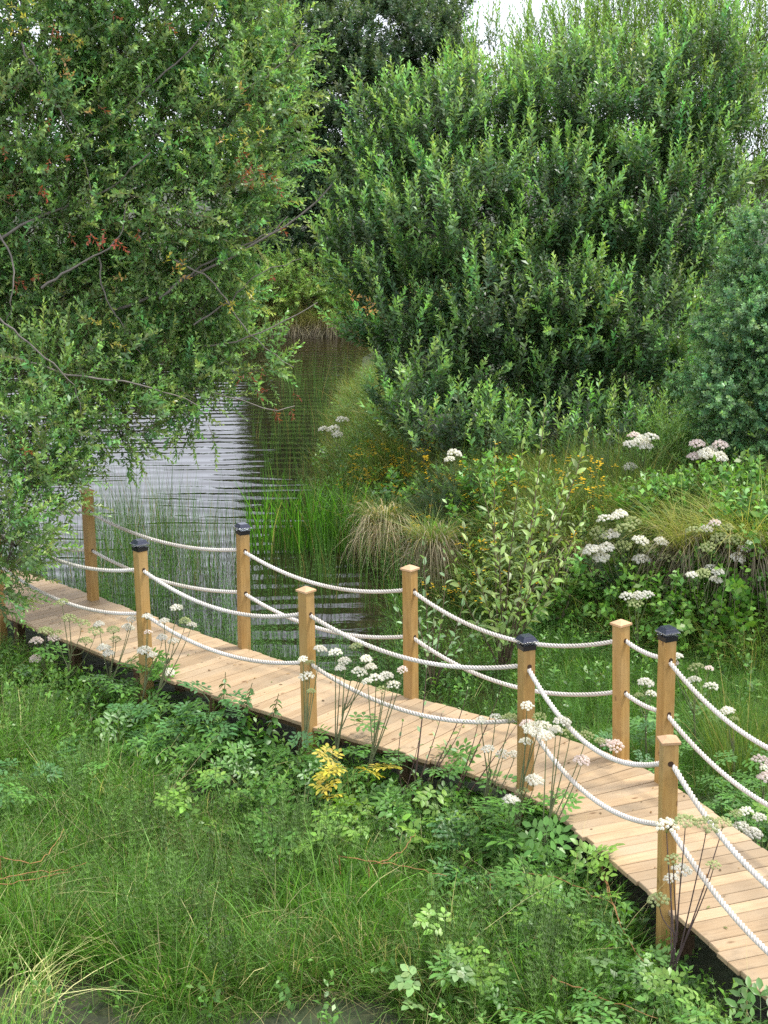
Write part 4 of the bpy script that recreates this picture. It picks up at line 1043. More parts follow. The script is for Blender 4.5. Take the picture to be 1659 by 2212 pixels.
U_ME = {k: [umbel(500 + 10 * i + j, rays=[24, 30, 20][j], kind=k).mesh('umbel', M_FLOWER) for j in range(3)] for i, k in enumerate(('white', 'pink', 'green'))}
C_GREEN = [compound(540 + i, 3, 5, .30, .07, .46, (.060, .145, .032)).mesh('leaf', M_HERB) for i in range(5)]
C_LIGHT = [compound(550 + i, 2, 5, .26, .075, .55, (.115, .215, .040)).mesh('leaf', M_HERB) for i in range(4)]
C_YELL = [compound(556 + i, 3, 5, .30, .075, .50, (.34, .29, .045)).mesh('leaf', M_HERB) for i in range(3)]
C_PALE = [compound(560 + i, 1, 5, .22, .10, .70, (.12, .21, .085)).mesh('leaf', M_HERB) for i in range(3)]
C_BLUE = [compound(566 + i, 3, 5, .26, .07, .42, (.055, .135, .052)).mesh('leaf', M_HERB) for i in range(4)]
AGROUP = 'white-flowered angelica plants along the boardwalk and bank'


def angelica(label, base, heads, nleaf=4, seed=0, stemc=(.15, .17, .075), lsize=1.0, lmesh=None, fork=.72):
    """heads: (u, v, kind, size factor). Stem, forked branches, umbels and big leaves"""
    rr = np.random.default_rng(seed); base = np.asarray(base, float); e = thing('angelica_plant', label, 'wildflower', tuple(base), 0, AGROUP)
    tips = [Y(u, v, base[1] - (.15 if base[1] > 14 else 0) + rr.normal(0, .10)) for u, v, *_ in heads]
    top = np.mean(tips, axis=0); fk = base + (top - base) * fork; fk[2] = base[2] + (top[2] - base[2]) * fork
    part('stem', tube(np.array([base - UP * .1, base + (fk - base) * .5 + rr.normal(0, .015, 3), fk]), [.011, .009, .007], 5, stemc, False), M_BARK, e, base)
    for (u, v, kind, s), t_ in zip(heads, tips):
        f0 = base + (fk - base) * rr.uniform(.35, 1.0)
        m_ = f0 + (t_ - f0) * .5 - np.array([0, 0, 1]) * np.linalg.norm((t_ - f0)[:2]) * .30
        d = norm(t_ - m_ + UP * .25); P = bez(f0, f0 + (m_ - f0) * .7, t_ - d * .10, t_, 7)
        part('branch', tube(P, np.linspace(.0055, .0028, 7), 4, np.array(stemc) * rr.uniform(.8, 1.3)), M_BARK, e, base)
        me = U_ME[kind][int(rr.integers(3))]; o = link('umbel', me, e)
        o.matrix_local = Matrix.Translation(Vector(t_ - base)) @ Matrix(frames(norm(d + UP * .6 + rr.normal(0, .15, 3))[None], np.array([rr.uniform(0, 6)]))[0] * s * (1.2 if base[1] < 9.6 else .98 if base[1] < 14 else 1.34)).to_4x4()
    for k in range(nleaf):
        a = rr.uniform(0, 6.28); h = rr.uniform(.05, .75); p = base + (fk - base) * h
        put('leaf', (lmesh or C_GREEN)[int(rr.integers(len(lmesh or C_GREEN)))], e, base, p, np.array([math.cos(a), math.sin(a) - .25, rr.uniform(.15, .9)]), lsize * rr.uniform(.75, 1.2), rr.normal(0, .3))
    return e


W_, P_, K_ = 'white', 'pink', 'green'
g0 = lambda u, v: clear_deck(G(u, v, -.5))
angelica('small angelica with pinkish umbels, leftmost, low in the grass near the willow', g0(110, 1490), [(80, 1395, P_, .9), (115, 1388, P_, .8), (78, 1430, P_, .75), (98, 1375, K_, 1)], 3, 1)
angelica('angelica with greenish umbels standing over the planks at far left', g0(175, 1500), [(135, 1310, K_, .8), (150, 1345, K_, .9), (175, 1360, K_, 1.1), (205, 1375, K_, 1), (125, 1380, K_, .9), (185, 1395, K_, .9)], 3, 2)
angelica('angelica with white umbels left of the dark-faced solar-lamp post', g0(265, 1540), [(215, 1358, W_, 1), (245, 1370, K_, 1.1), (275, 1365, W_, 1.1), (225, 1410, W_, 1.15), (285, 1345, W_, .9), (250, 1390, K_, 1), (235, 1420, W_, 1)], 6, 3)
angelica('angelica with dense white umbels right at the foot of the dark-faced solar-lamp post', g0(345, 1560), [(318, 1340, W_, .9), (313, 1415, W_, 1.2), (330, 1425, W_, 1), (365, 1462, W_, 1.1), (350, 1385, W_, .9), (320, 1372, P_, .7)], 7, 4)
angelica('angelica leaning over the plank edge just right of the dark-faced solar-lamp post', g0(400, 1555), [(382, 1322, W_, 1), (400, 1350, K_, 1), (412, 1358, W_, .9), (355, 1350, W_, .9), (375, 1395, W_, 1)], 5, 5)
angelica('angelica with white umbels over the shaft of the post beside the nettles', g0(690, 1690), [(663, 1473, W_, 1.15), (690, 1412, W_, 1.0), (655, 1430, W_, .7), (672, 1500, K_, .7), (670, 1440, K_, .8)], 6, 6)
angelica('angelica with several white umbels between the nettle-side post and the sapling', g0(755, 1700), [(725, 1420, W_, 1), (745, 1438, W_, 1), (770, 1405, K_, .9), (790, 1432, W_, .9), (735, 1452, W_, .8), (775, 1462, W_, 1.1), (800, 1450, W_, .9)], 5, 7)
angelica('angelica with cream umbels in front of the planks left of the twiggy sapling', g0(850, 1720), [(812, 1478, W_, 1.1), (835, 1470, W_, 1), (850, 1490, W_, 1), (795, 1480, W_, .8), (870, 1455, P_, .8), (825, 1500, K_, 1)], 6, 8)
angelica('angelica with green-brown umbel left of the middle solar-lamp post', g0(1095, 1800), [(1070, 1558, W_, .8), (1100, 1565, K_, 1.2), (1055, 1628, W_, .9), (1085, 1640, W_, 1), (1110, 1640, W_, .9), (1040, 1565, W_, .8)], 4, 9)
angelica('tall angelica with white umbels wrapped round the middle solar-lamp post shaft', g0(1160, 1850), [(1138, 1535, W_, .9), (1150, 1590, W_, 1.4), (1165, 1560, K_, 1), (1172, 1582, W_, 1.2), (1135, 1612, W_, .9), (1152, 1700, W_, 1.3), (1140, 1575, P_, 1)], 7, 10)
angelica('leafy angelica with wide umbels over the planks right of the middle solar-lamp post', g0(1235, 1900), [(1213, 1572, W_, 1.1), (1200, 1590, W_, 1), (1230, 1600, K_, 1.3), (1255, 1655, P_, 1.1), (1180, 1600, W_, 1), (1265, 1600, K_, 1)], 13, 11, lsize=1.15, fork=.62)
angelica('low angelica with one round white umbel among big leaves below the plank edge', g0(1125, 1880), [(1103, 1742, W_, 1.15), (1130, 1720, K_, .9)], 9, 12, lsize=1.1)
angelica('angelica with a pinkish white umbel touching the sagging rope near the bend', g0(1330, 1760), [(1310, 1618, P_, 1.1), (1330, 1622, P_, 1.2), (1295, 1610, K_, .9), (1345, 1630, W_, .8)], 3, 13)
angelica('tall bare purple-stemmed angelica in front of the nearest post', g0(1500, 2190), [(1440, 1800, W_, 1), (1480, 1790, K_, 1), (1525, 1800, K_, 1.1), (1455, 1870, K_, .8), (1470, 1895, W_, .9), (1560, 1790, K_, .8), (1540, 1880, K_, .7), (1425, 1960, K_, 1), (1450, 1910, W_, .7)], 5, 14, (.09, .06, .055), lsize=.8, fork=.55)
angelica('angelica with grey-white umbels left of the shaft behind the nearest post', g0(1400, 1660), [(1393, 1488, W_, 1.3), (1405, 1508, W_, .9), (1380, 1510, K_, .8)], 3, 15)
angelica('angelica with flat white umbels right of the right solar-lamp post', g0(1500, 1650), [(1462, 1428, W_, 1.0), (1505, 1455, K_, 1.3), (1500, 1480, W_, 1.1), (1535, 1495, W_, 1.2), (1530, 1452, P_, .8), (1455, 1440, P_, .8)], 4, 16)
angelica('angelica with one grey umbel under the upper rope near the right edge', g0(1590, 1700), [(1572, 1547, W_, 1.1), (1585, 1560, K_, .7)], 3, 17)
angelica('angelica with two big pinkish umbels at the right edge above the lower rope', g0(1650, 1800), [(1640, 1655, P_, 1.2), (1658, 1695, P_, 1.4), (1652, 1668, W_, .8)], 4, 18)
angelica('angelica with cream ball-like umbels beside the planks at the right edge', g0(1615, 1900), [(1590, 1768, K_, .9), (1612, 1765, W_, 1), (1600, 1800, W_, 1.2), (1625, 1812, W_, 1.2), (1640, 1775, W_, .9)], 8, 19)
ob = on_bank
angelica('large angelica with many domed cream and white umbels on the bank', ob(1345, 1330, 0), [(1310, 1135, W_, 1.2), (1340, 1125, W_, 1.2), (1365, 1140, K_, 1.3), (1295, 1165, K_, 1.4), (1320, 1170, W_, 1.3), (1350, 1160, K_, 1.6), (1380, 1180, W_, 1.2), (1310, 1195, W_, 1.2), (1280, 1200, W_, 1.2), (1345, 1195, K_, 1.4), (1270, 1205, K_, 1.2), (1395, 1200, K_, 1.4), (1385, 1222, W_, 1.3), (1440, 1222, K_, 1.4), (1425, 1180, W_, 1.0), (1300, 1215, W_, 1.2), (1420, 1215, W_, 1.1)], 6, 20, lsize=1.2, fork=.4)
angelica('bank angelica with white and green umbels at the right, under pale green leaves', ob(1555, 1330, 0), [(1500, 1160, K_, 1.2), (1525, 1155, W_, 1), (1545, 1140, P_, .9), (1570, 1155, K_, 1.2), (1555, 1180, K_, 1.5), (1585, 1180, K_, 1.3), (1590, 1215, W_, 1.1), (1530, 1195, K_, 1.2), (1605, 1195, W_, .9)], 4, 21, fork=.4)
angelica('angelica with small white umbels hanging at the bank edge below the green ones', ob(1520, 1400, 0), [(1495, 1253, W_, .9), (1520, 1250, K_, 1.1), (1550, 1245, W_, .9), (1545, 1262, W_, .9), (1535, 1235, W_, .8)], 3, 22)
angelica('angelica with three white umbels against the dark bank above the bend posts', ob(1375, 1430, 0), [(1355, 1300, W_, 1.0), (1380, 1298, W_, 1), (1372, 1315, K_, 1.1), (1398, 1295, W_, .9)], 4, 23)
angelica('angelica with white umbels before the dark shade between willow and round shrub', ob(1385, 1080, 0), [(1370, 952, P_, 1.1), (1385, 965, W_, 1.4), (1405, 958, W_, 1.3), (1360, 972, W_, 1.2), (1395, 975, W_, 1.2)], 3, 24)
angelica('angelica with pinkish white umbels against the round blue-green shrub', ob(1530, 1090, 0), [(1505, 972, P_, 1.3), (1555, 975, P_, 1.4), (1525, 992, W_, 1.4), (1550, 1000, W_, 1.4), (1500, 998, P_, 1.2), (1535, 985, W_, 1.2)], 3, 25)
angelica('lone white umbel on a tall stem left of the tall sapling', ob(985, 1085, 0), [(980, 992, W_, 1.3), (972, 1000, W_, .9)], 1, 26)
angelica('small white umbels at the water edge above the bright iris clump', ob(735, 1020, 0), [(722, 938, W_, 1.5), (740, 918, W_, 1.4), (700, 935, W_, 1.1), (730, 948, W_, 1.2)], 2, 27)
angelica('tiny white umbel at the shady foot of the big bushy willow', ob(1360, 1075, 0), [(1362, 1020, W_, 1.2)], 1, 28)

# ---- nettles: dark spikes
N_LEAF = leaf_meshes('leaf', 8, .56, (.045, .115, .026), M_HERB, 21)
for (bu, bv, tu, tv, lab) in ((478, 1640, 487, 1452, 'tall dark nettle spike, leftmost of three in front of the planks'), (540, 1650, 545, 1475, 'dark nettle with a bushy drooping tip, middle of three before the planks'), (590, 1660, 602, 1498, 'thin reddish-tipped nettle, right of three before the planks')):
    b = g0(bu, bv); tp = Y(tu, tv, b[1]); e = thing('nettle', lab, 'nettle', tuple(b), 0, 'nettles by the plank edge'); P = bez(b, b + (tp - b) * .3 + r.normal(0, .02, 3), b + (tp - b) * .7 + r.normal(0, .02, 3), tp, 9)
    part('stem', tube(P, np.linspace(.006, .003, 9), 4, (.10, .11, .04)), M_BARK, e, b); ct = Geo()
    L = np.linalg.norm(tp - b); nn = 16
    for k in range(nn):
        u = .12 + .86 * k / nn; i = min(int(u * 8), 7); p = P[i] + (P[i + 1] - P[i]) * (u * 8 - i)
        for s in range(2):
            a = k * 1.5708 + s * math.pi + r.normal(0, .25); out_ = np.array([math.cos(a), math.sin(a), np.interp(u, [0, 1], [-.1, -.5])])
            put('leaf', N_LEAF[int(r.integers(8))], e, b, p, out_, np.interp(u, [0, .35, 1], [.13, .15, .045]) * r.uniform(.85, 1.15), r.normal(0, .3))
            if u > .45:
                for _ in range(2):
                    q = p + np.array([math.cos(a + .6), math.sin(a + .6), -.9]) * .045 * r.uniform(.5, 1.2)
                    join(ct, tube(np.array([p, (p + q) / 2 + [0, 0, .008], q]), [.002, .004, .002], 3, np.array((.16, .14, .05)) * r.uniform(.7, 1.3)))
    part('catkins', ct, M_HERB, e, b, kind='stuff')

# ---- leafy herbs in the marsh: (u, v, leaf set, number, size, label)
def herb(u, v, lm, n, size, label, name='leafy_herb', h=(.10, .45), spread=.22, base=None, seed=0):
    rr = np.random.default_rng(int(u * 7 + v)); b = (g0(u, v + 60) if base is None else base); e = thing(name, label, 'wild plant', tuple(b), 0, 'leafy plants growing through the grass')
    st = Geo()
    for k in range(n):
        a = rr.uniform(0, 6.28); q = np.array([math.cos(a), math.sin(a), 0]); p = b + q * spread * rr.uniform(.1, 1) + UP * rr.uniform(*h)
        join(st, tube(bez(b, b + UP * (p[2] - b[2]) * .6, p - UP * .05, p, 5), [.004, .0035, .003, .003, .0025], 3, (.10, .13, .04)))
        put('leaf', lm[int(rr.integers(len(lm)))], e, b, p, q * rr.uniform(.5, 1) + np.array([0, -.3, rr.uniform(-.05, .6)]), size * rr.uniform(.7, 1.2), rr.normal(0, .35))
    part('stems', st, M_HERB, e, b, kind='stuff'); return e


for h_ in ((255, 1605, C_BLUE, 12, .95, 'leafy plant with blue-green compound leaves under the white umbels at left'),
           (335, 1600, C_GREEN, 12, .95, 'bright green leaf cluster below the dark-faced solar-lamp post'),
           (420, 1610, C_GREEN, 12, .9, 'green leafy clump left of the nettles under the plank edge'),
           (545, 1700, C_GREEN, 15, .95, 'dark leafy mass at the foot of the nettles'),
           (640, 1700, C_BLUE, 13, .9, 'leafy clump left of the post beside the nettles, in its shade'),
           (470, 1740, C_LIGHT, 7, .9, 'light green leafy patch in the grass below the nettles'),
           (80, 1720, C_BLUE, 11, 1.0, 'blue-green leafy plant in deep grass at the left edge'),
           (150, 1750, C_GREEN, 7, .8, 'small green leafy plant right of the blue-green one at left'),
           (640, 1790, C_GREEN, 9, .9, 'green compound leaves left of the yellow-leaved plant'),
           (760, 1750, C_YELL, 7, .85, 'plant with bright yellow compound leaves in the grass'),
           (815, 1800, C_LIGHT, 10, 1.0, 'light green compound leaves right of the yellow-leaved plant'),
           (720, 1890, C_LIGHT, 5, .85, 'yellow-green sprig standing below the yellow-leaved plant'),
           (780, 1690, C_GREEN, 12, .9, 'leafy growth at the plank edge behind the yellow-leaved plant'),
           (900, 1760, C_GREEN, 10, .9, 'leafy plant under the plank edge by the twiggy sapling'),
           (1000, 1790, C_LIGHT, 9, .85, 'yellowish green leaves low beneath the planks left of the big leaves'),
           (1040, 1870, C_BLUE, 11, 1.0, 'spreading dark compound leaves left of the leafy angelica'),
           (1200, 1960, C_GREEN, 14, 1.1, 'big drooping compound leaves below the leafy angelica'),
           (1160, 2010, C_LIGHT, 6, .8, 'yellow-green leaf pair below the big drooping leaves'),
           (1040, 2080, C_LIGHT, 7, .9, 'bright leafy sprig in the middle of the lower grass'),
           (935, 2140, C_PALE, 6, .6, 'pale broad-leaved plant low in the lower grass'),
           (1085, 2120, C_GREEN, 7, .85, 'green leafy sprig right of the pale broad leaves'),
           (1260, 2030, C_GREEN, 8, .8, 'leafy plant in shade under the plank edge right of the drooping leaves'),
           (1530, 2130, C_GREEN, 9, .8, 'leafy plant at the foot of the purple-stemmed angelica'),
           (1570, 2215, C_LIGHT, 9, .95, 'fresh green leaves at the lower right under the planks'),
           (1440, 2235, C_LIGHT, 7, .85, 'yellowish leaves at the bottom edge right of centre'),
           (1200, 2250, C_GREEN, 9, .9, 'leafy plant at the bottom edge, centre right'),
           (1300, 2120, C_PALE, 5, .6, 'pale leaves half sunk in grass left of the nearest post')):
    herb(*h_, **(dict(h=(.35, .62), spread=.16) if h_[2] is C_YELL else {}))
for k_, (s_, lm_, n_, l_) in enumerate(((6.2, C_GREEN, 10, 'leafy plant under the plank edge by the first drooping willow twigs'), (7.3, C_BLUE, 11, 'blue-green leaves pushing over the plank edge left of the white umbels'), (9.7, C_GREEN, 11, 'leafy plant touching the plank edge left of the nettles'), (10.7, C_GREEN, 11, 'leafy growth half over the plank edge right of the nettle-side post'), (12.1, C_LIGHT, 9, 'light green leaves at the plank edge right of the twiggy sapling'), (14.3, C_GREEN, 12, 'leafy plant at the plank edge just right of the leafy angelica'), (15.2, C_BLUE, 9, 'leaves at the plank edge left of the nearest post foot'))):
    a_, n0_, t0_ = deck_at(s_); q_ = a_ - n0_ * .28
    herb(500 + 31 * k_, 900, lm_, n_, .95, l_, base=np.array([q_[0], q_[1], -.5]), h=(.2, .62))
# herbs on the pond side and the bank
for (u, v, lm, n, s, lab) in ((1500, 1690, C_GREEN, 12, .9, 'leafy plant right behind the nearest post cap'), (1560, 1760, C_GREEN, 12, .9, 'green leafy clump under the lower right rope'), (1640, 1850, C_LIGHT, 9, .9, 'light leaves at the right edge beside the cream umbels'),
                              (1380, 1640, C_BLUE, 8, .8, 'leafy plant between the two bend posts')):
    herb(u, v, lm, n, s, lab)

# ---- bank plants
def blobe(u, v, ru, rv, ry):
    return lobe(u, v, on_bank(u, min(v + rv * .8, 1440))[1] - .05, ru, rv, ry)


def bush(name, label, cat, lobes, shoots, dens, mat, base, seed, barkc=(.08, .06, .04), **k):
    return plant_tree(name, label, cat, base, lobes, shoots, dens, mat, barkc, trunk_r=.03, limb_r=.012, seed=seed, twig=.05, **k)


sh_br = [shoot(600 + i, L=.34, n=13, ll=.105, lw=.56, ang=(78, 45), col=(.062, .150, .034), tip=(.12, .24, .055), curve=.35, tipfrac=.5, stemc=(.08, .09, .04)) for i in range(6)]
sh_iv = [shoot(610 + i, L=.40, n=15, ll=.085, lw=.75, ang=(85, 60), col=(.060, .145, .026), tip=(.11, .22, .04), curve=.35, tipfrac=.4, stemc=(.10, .08, .04)) for i in range(6)]
sh_go = [shoot(620 + i, L=.36, n=70, ll=.032, lw=.14, ang=(65, 45), col=(.034, .062, .034), tip=(.050, .085, .044), curve=.2, tipfrac=.3, stemc=(.06, .06, .03)) for i in range(5)]
sh_ye = [shoot(630 + i, L=.45, n=22, ll=.10, lw=.20, ang=(50, 30), col=(.115, .185, .060), tip=(.18, .26, .08), curve=.35, tipfrac=.5, stemc=(.14, .10, .05)) for i in range(5)]
bush('bramble_patch', 'bright green bramble patch under the round shrub at the right edge', 'bramble', [blobe(1520, 1100, 90, 45, .5), blobe(1620, 1090, 80, 50, .5), blobe(1400, 1120, 60, 35, .4), blobe(1620, 1150, 70, 50, .4)], sh_br, 62, M_HERB, on_bank(1570, 1180), 41, up=.5, out=.6, jit=.5, parts=60, part_name='leafy_shoot')
bush('ivy_curtain', 'light green leaves trailing down the dark bank face at the right', 'creeper', [blobe(1590, 1290, 50, 85, .25), blobe(1560, 1370, 40, 45, .2), blobe(1640, 1250, 40, 60, .25)], sh_iv, 62, M_HERB, on_bank(1590, 1250), 42, up=-.35, out=.6, jit=.5, parts=40)
bush('leafy_scrub', 'green leafy scrub at the foot of the bank under the domed umbels', 'bramble', [blobe(1330, 1300, 70, 40, .35), blobe(1265, 1270, 50, 40, .35), blobe(1440, 1320, 60, 35, .3), blobe(1480, 1270, 50, 35, .3)], sh_br, 40, M_HERB, on_bank(1350, 1350), 43, up=.3, out=.6, jit=.5, parts=40)
bush('leafy_scrub', 'leafy scrub on the dark bank face left of the ivy, above the right solar-lamp post', 'bramble', [blobe(1450, 1390, 50, 40, .3), blobe(1500, 1370, 45, 40, .3), blobe(1400, 1350, 45, 35, .3)], sh_iv, 40, M_HERB, on_bank(1450, 1430), 49, up=.2, out=.6, jit=.5, parts=30)
bush('leafy_scrub', 'low leafy scrub at the bank foot between the sapling stems and the bend posts', 'bramble', [blobe(1240, 1330, 45, 35, .3), blobe(1180, 1350, 45, 30, .3)], sh_br, 36, M_HERB, on_bank(1220, 1380), 50, up=.3, out=.6, jit=.5, parts=30)
bush('feathery_shrub', 'tangled green herbs with yellow specks between the gorse and the tall sapling top', 'wild plant', [blobe(1060, 1070, 60, 40, .4), blobe(880, 1090, 50, 40, .35), blobe(1000, 1180, 50, 40, .35)], sh_br, 40, M_HERB, on_bank(1020, 1180), 52, up=.6, out=.5, jit=.5, parts=30)
bush('gorse_bush', 'dark grey-green gorse bush left of the tall pale sapling', 'shrub', [blobe(965, 1105, 60, 60, .45), blobe(1010, 1080, 45, 45, .4), blobe(930, 1140, 40, 40, .35)], sh_go, 120, M_LEAF, on_bank(970, 1170), 44, up=.5, out=.7, jit=.35, parts=40)
bush('gorse_bush', 'small dark gorse bush beneath the large domed umbels on the bank', 'shrub', [blobe(1320, 1235, 55, 40, .35), blobe(1345, 1260, 40, 40, .3)], sh_go, 120, M_LEAF, on_bank(1330, 1290), 45, up=.5, out=.7, jit=.35, parts=30)
bush('gorse_bush', 'upright blue-grey gorse tuft behind the yellow flowers, right of the tall sapling', 'shrub', [blobe(1325, 1050, 28, 40, .25)], sh_go, 120, M_LEAF, on_bank(1325, 1100), 46, up=.8, out=.5, jit=.3, parts=20)
bush('feathery_shrub', 'slim-leaved yellow-green shrub between dark shade and the round shrub', 'shrub', [blobe(1450, 960, 65, 60, .4), blobe(1420, 1010, 50, 50, .4), blobe(1480, 1010, 50, 45, .4)], sh_ye, 42, M_LEAF, on_bank(1450, 1080), 47, up=.9, out=.4, jit=.3, parts=40)
bush('feathery_shrub', 'olive leafy scrub mixed with flowers in front of the tall pale sapling', 'shrub', [blobe(1180, 1190, 90, 70, .4), blobe(1120, 1260, 70, 60, .4), blobe(1210, 1270, 60, 50, .3), blobe(1080, 1180, 50, 50, .3)], [shoot(640 + i, L=.40, n=18, ll=.075, lw=.38, ang=(60, 35), col=(.095, .150, .050), tip=(.16, .22, .07), curve=.3, stemc=(.12, .08, .05)) for i in range(5)], 40, M_HERB, on_bank(1150, 1300), 48, up=.7, out=.5, jit=.4, parts=40)


def clump(name, label, cat, base, pieces, group=None):
    e = thing(name, label, cat, tuple(base), 0, group)
    for nm, g in pieces: part(nm, Geo().inst(g, np.eye(3)[None], np.asarray(base)[None]), M_GRASS, e, base, kind='stuff')
    return e


# bright iris clump at the water edge: broad sword leaves, single ones as parts
ib = G(665, 1190, WATER_Z - .02); e = thing('iris_clump', 'clump of bright green sword-shaped iris leaves standing in the pond', 'iris', tuple(ib)); rr = np.random.default_rng(70)
for cx, n, spread in ((-.55, 60, .30), (-.15, 110, .34), (.28, 110, .32), (.55, 70, .26)):
    for k in range(n):
        a = rr.uniform(0, 6.28); q = math.sqrt(rr.uniform()) * spread; g = blades(int(rr.integers(1e6)), 1, .001, (.75, 1.25), .017, .28, .16, 5, (.075, .205, .018), (.145, .340, .035), .05, (.34, .30, .12))
        o = link('leaf_blade', None, e) if False else None
        V, Q, T, C = g.cat()
        if cx == -.55 and k == 0: acc_g = Geo()
        off = np.array([cx + q * math.cos(a), q * math.sin(a) * .8, 0])
        if rr.uniform() < .55: link('leaf', Geo().add(V, Q, None, C).mesh('leaf', M_GRASS), e, tuple(off))
        else: acc_g.add(V + off, Q, None, C)
link('leaves', acc_g.mesh('leaves', M_GRASS), e, kind='stuff')

# tussocks on the bank edge with skirts of dead grass
def tussock(label, base, n, R, seed, hang=1.0, topc=((.09, .13, .03), (.19, .22, .06)), h=(.4, .75)):
    rr = np.random.default_rng(seed); top = blades(seed, int(n * 1.3), R * .75, h, .007, 1.0, .55, 6, topc[0], topc[1], .16, (.38, .30, .14)); top.V[0][:, 2] += .12
    g = Geo(); m = int(n * 1.3); a = rr.normal(-1.6, 1.5, m); t = np.linspace(0, 1, 7)[None, :, None]
    d = np.c_[np.cos(a), np.sin(a), np.zeros(m)]; r0 = rr.uniform(0, .75, m)[:, None, None] * R; L = rr.uniform(.25, 1.0, m)[:, None, None] * hang; w = rr.uniform(.25, 1.0, m)[:, None, None] * R * 1.1
    ar = rr.uniform(.02, .32, m)[:, None, None]; sw = rr.normal(0, .16, (m, 1, 3)) * np.array([1, 1, .3])
    Pp = d[:, None] * (r0 + w * np.sin(t * 1.6)) + UP * (rr.uniform(-.15, .15, m)[:, None, None] + ar * np.sin(t * 3.0) - L * t ** rr.uniform(1.6, 3.0, m)[:, None, None]) + sw * t ** 1.5
    sd = np.stack([-np.sin(a), np.cos(a), np.zeros(m)], 1)[:, None] * .006 * (1 - .7 * t)
    V = np.stack([Pp - sd, Pp + sd], 2).reshape(m, -1, 3); k = np.arange(6); Q = np.stack([2 * k, 2 * k + 1, 2 * k + 3, 2 * k + 2], -1)
    QQ_ = (Q[None] + (np.arange(m) * 14)[:, None, None]).reshape(-1, 4); c = np.array((.30, .235, .19)) * rr.uniform(.45, 1.35, (m, 1)) * (1 + rr.normal(0, .04, (m, 3)))
    g.add(V.reshape(-1, 3), QQ_, None, np.repeat(c, 14, 0))
    return clump('grass_tussock', label, 'grass tussock', base, [('green_blades', top), ('dead_blades', g)])


def bank_edge(u, v): b = on_bank(u, v, .05); return b


tussock('big grass tussock with a pinkish skirt of dead blades overhanging the water', np.array([.02, 19.35, -.05]), 380, .34, 81, .62, ((.06, .10, .025), (.13, .18, .05)), (.3, .55))
tussock('dead-skirted tussock right of the big one, behind the wood-capped post', np.array([.60, 18.2, -.05]), 320, .30, 82, .6, ((.06, .10, .025), (.13, .18, .05)), (.3, .55))
tussock('tussock with brown dead skirt at the bank foot below the domed umbels', on_bank(1262, 1235, .0) + [0, -.1, .1], 300, .32, 83, .75)
tussock('yellowing rush tussock drooping down the bank at the right edge', on_bank(1620, 1215, .0) + [0, -.1, .1], 460, .5, 84, 1.0, ((.10, .13, .03), (.25, .24, .07)), (.5, .9))
tussock('olive drooping tussock on the bank between ivy and leafy scrub', on_bank(1490, 1215, .0) + [0, -.1, .1], 380, .45, 85, .9, ((.10, .13, .03), (.24, .23, .07)), (.5, .85))
tussock('brown grass tussock on the far bank beside the narrow water', np.array([Y(705, 700, 45.6)[0], 45.6, -.35]), 260, .8, 86, 1.0, ((.25, .24, .08), (.36, .30, .14)), (.7, 1.2))
tussock('pale dead grass hanging over the far bank, left of the brown tussock', np.array([Y(640, 705, 45.6)[0], 45.6, -.35]), 200, .7, 87, 1.0, ((.25, .24, .08), (.36, .30, .14)), (.6, 1.0))
for (u, v, n, lab, sd) in ((850, 1010, 200, 'dark olive rush clump under the lower left of the big bushy willow', 91), (905, 1030, 160, 'rush clump among yellow flowers, right of the dark olive one', 92), (1290, 1085, 200, 'tall rush clump in front of the shade right of the tall sapling', 93), (1360, 1100, 180, 'green rush clump left of the slim-leaved shrub', 94), (1600, 1560, 240, 'grass clump growing past the ropes at the right edge', 95)):
    b = on_bank(u, v) if v < 1400 else g0(u, v + 120)
    clump('rush_clump', lab, 'rushes', b, [('green_blades', blades(sd, n, .28, (.6, 1.15), .0065, .32, .14, 5, (.060, .095, .022), (.14, .18, .05), .08, (.30, .22, .09)))], 'rush clumps on the bank')

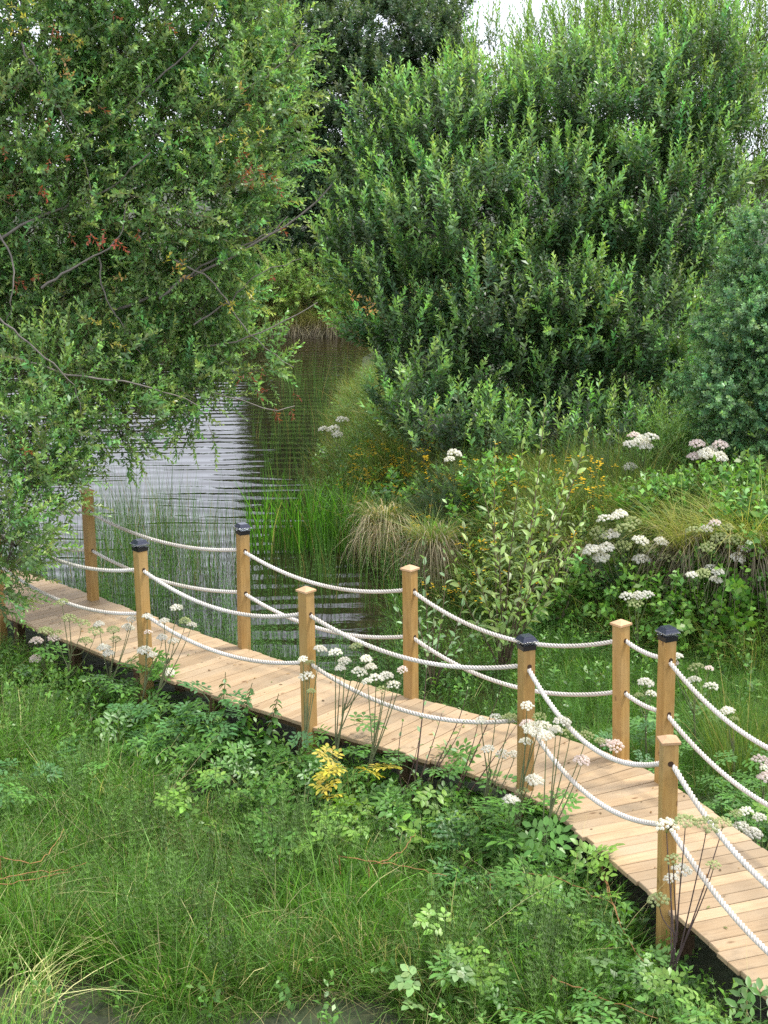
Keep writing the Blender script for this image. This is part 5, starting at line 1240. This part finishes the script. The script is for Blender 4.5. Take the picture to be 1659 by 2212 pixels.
# pale dead grass and orange dead stems
b = G(-40, 1990, -.45)
clump('dead_grass_clump', 'pale straw clump spilling in from the left edge of the lower grass', 'dead grass', b, [('dead_blades', blades(96, 140, .35, (.45, .8), .007, 1.1, .75, 6, (.16, .18, .06), (.50, .43, .27), .5, (.52, .45, .28))), ('green_blades', blades(97, 160, .35, (.3, .7), .006, .7, .5, 5, (.10, .17, .04), (.17, .26, .07), .05))])
b = G(-20, 2170, -.45)
clump('dead_grass_clump', 'mixed pale and green grass clump in the bottom left corner', 'dead grass', b, [('dead_blades', blades(98, 130, .4, (.35, .7), .007, 1.1, .7, 6, (.18, .2, .07), (.46, .40, .24), .5, (.52, .45, .28))), ('green_blades', blades(99, 220, .4, (.3, .65), .006, .8, .5, 5, (.10, .17, .04), (.18, .27, .08), .05))])
for lab, curves in (('orange dead stem arching out from the left edge over the grass', [[(-30, 1905), (60, 1885), (140, 1880), (190, 1862)], [(-30, 1915), (70, 1900), (150, 1882)], [(0, 1850), (70, 1870), (110, 1840), (140, 1790)]]),
                    ('orange-brown dead stems bent over the grass left of the nearest post', [[(1060, 1885), (1160, 1885), (1250, 1915), (1330, 1960)], [(1075, 1900), (1150, 1920), (1200, 1950)], [(1290, 1790), (1300, 1880), (1330, 1980), (1390, 2080)], [(1280, 1810), (1305, 1900), (1340, 1990)]]),
                    ('thin brown stem lying across the lower middle grass', [[(735, 1850), (820, 1862), (900, 1875), (965, 1895)], [(800, 1865), (860, 1850), (900, 1800)]]),
                    ('long thin orange stem low in the bottom grass right of centre', [[(1190, 2110), (1260, 2140), (1340, 2170), (1420, 2200)]])):
    pts = [[Y(u, v, G(u, v, -.12)[1]) for u, v in c] for c in curves]; b = np.array([*pts[0][0][:2], -.5])
    e = thing('withered_weed', lab, 'dead weed', tuple(b), 0, 'withered weeds lying over the marsh grass')
    for q in pts:
        q = spline(np.array(q), 14); q = np.r_[[q[0] - [0, 0, .3]], q] + r.normal(0, .006, (15, 3)); part('stalk', tube(q, np.linspace(.005, .0025, 15), 4, np.array((.36, .19, .07)) * r.uniform(.8, 1.2)), M_BARK, e, b)
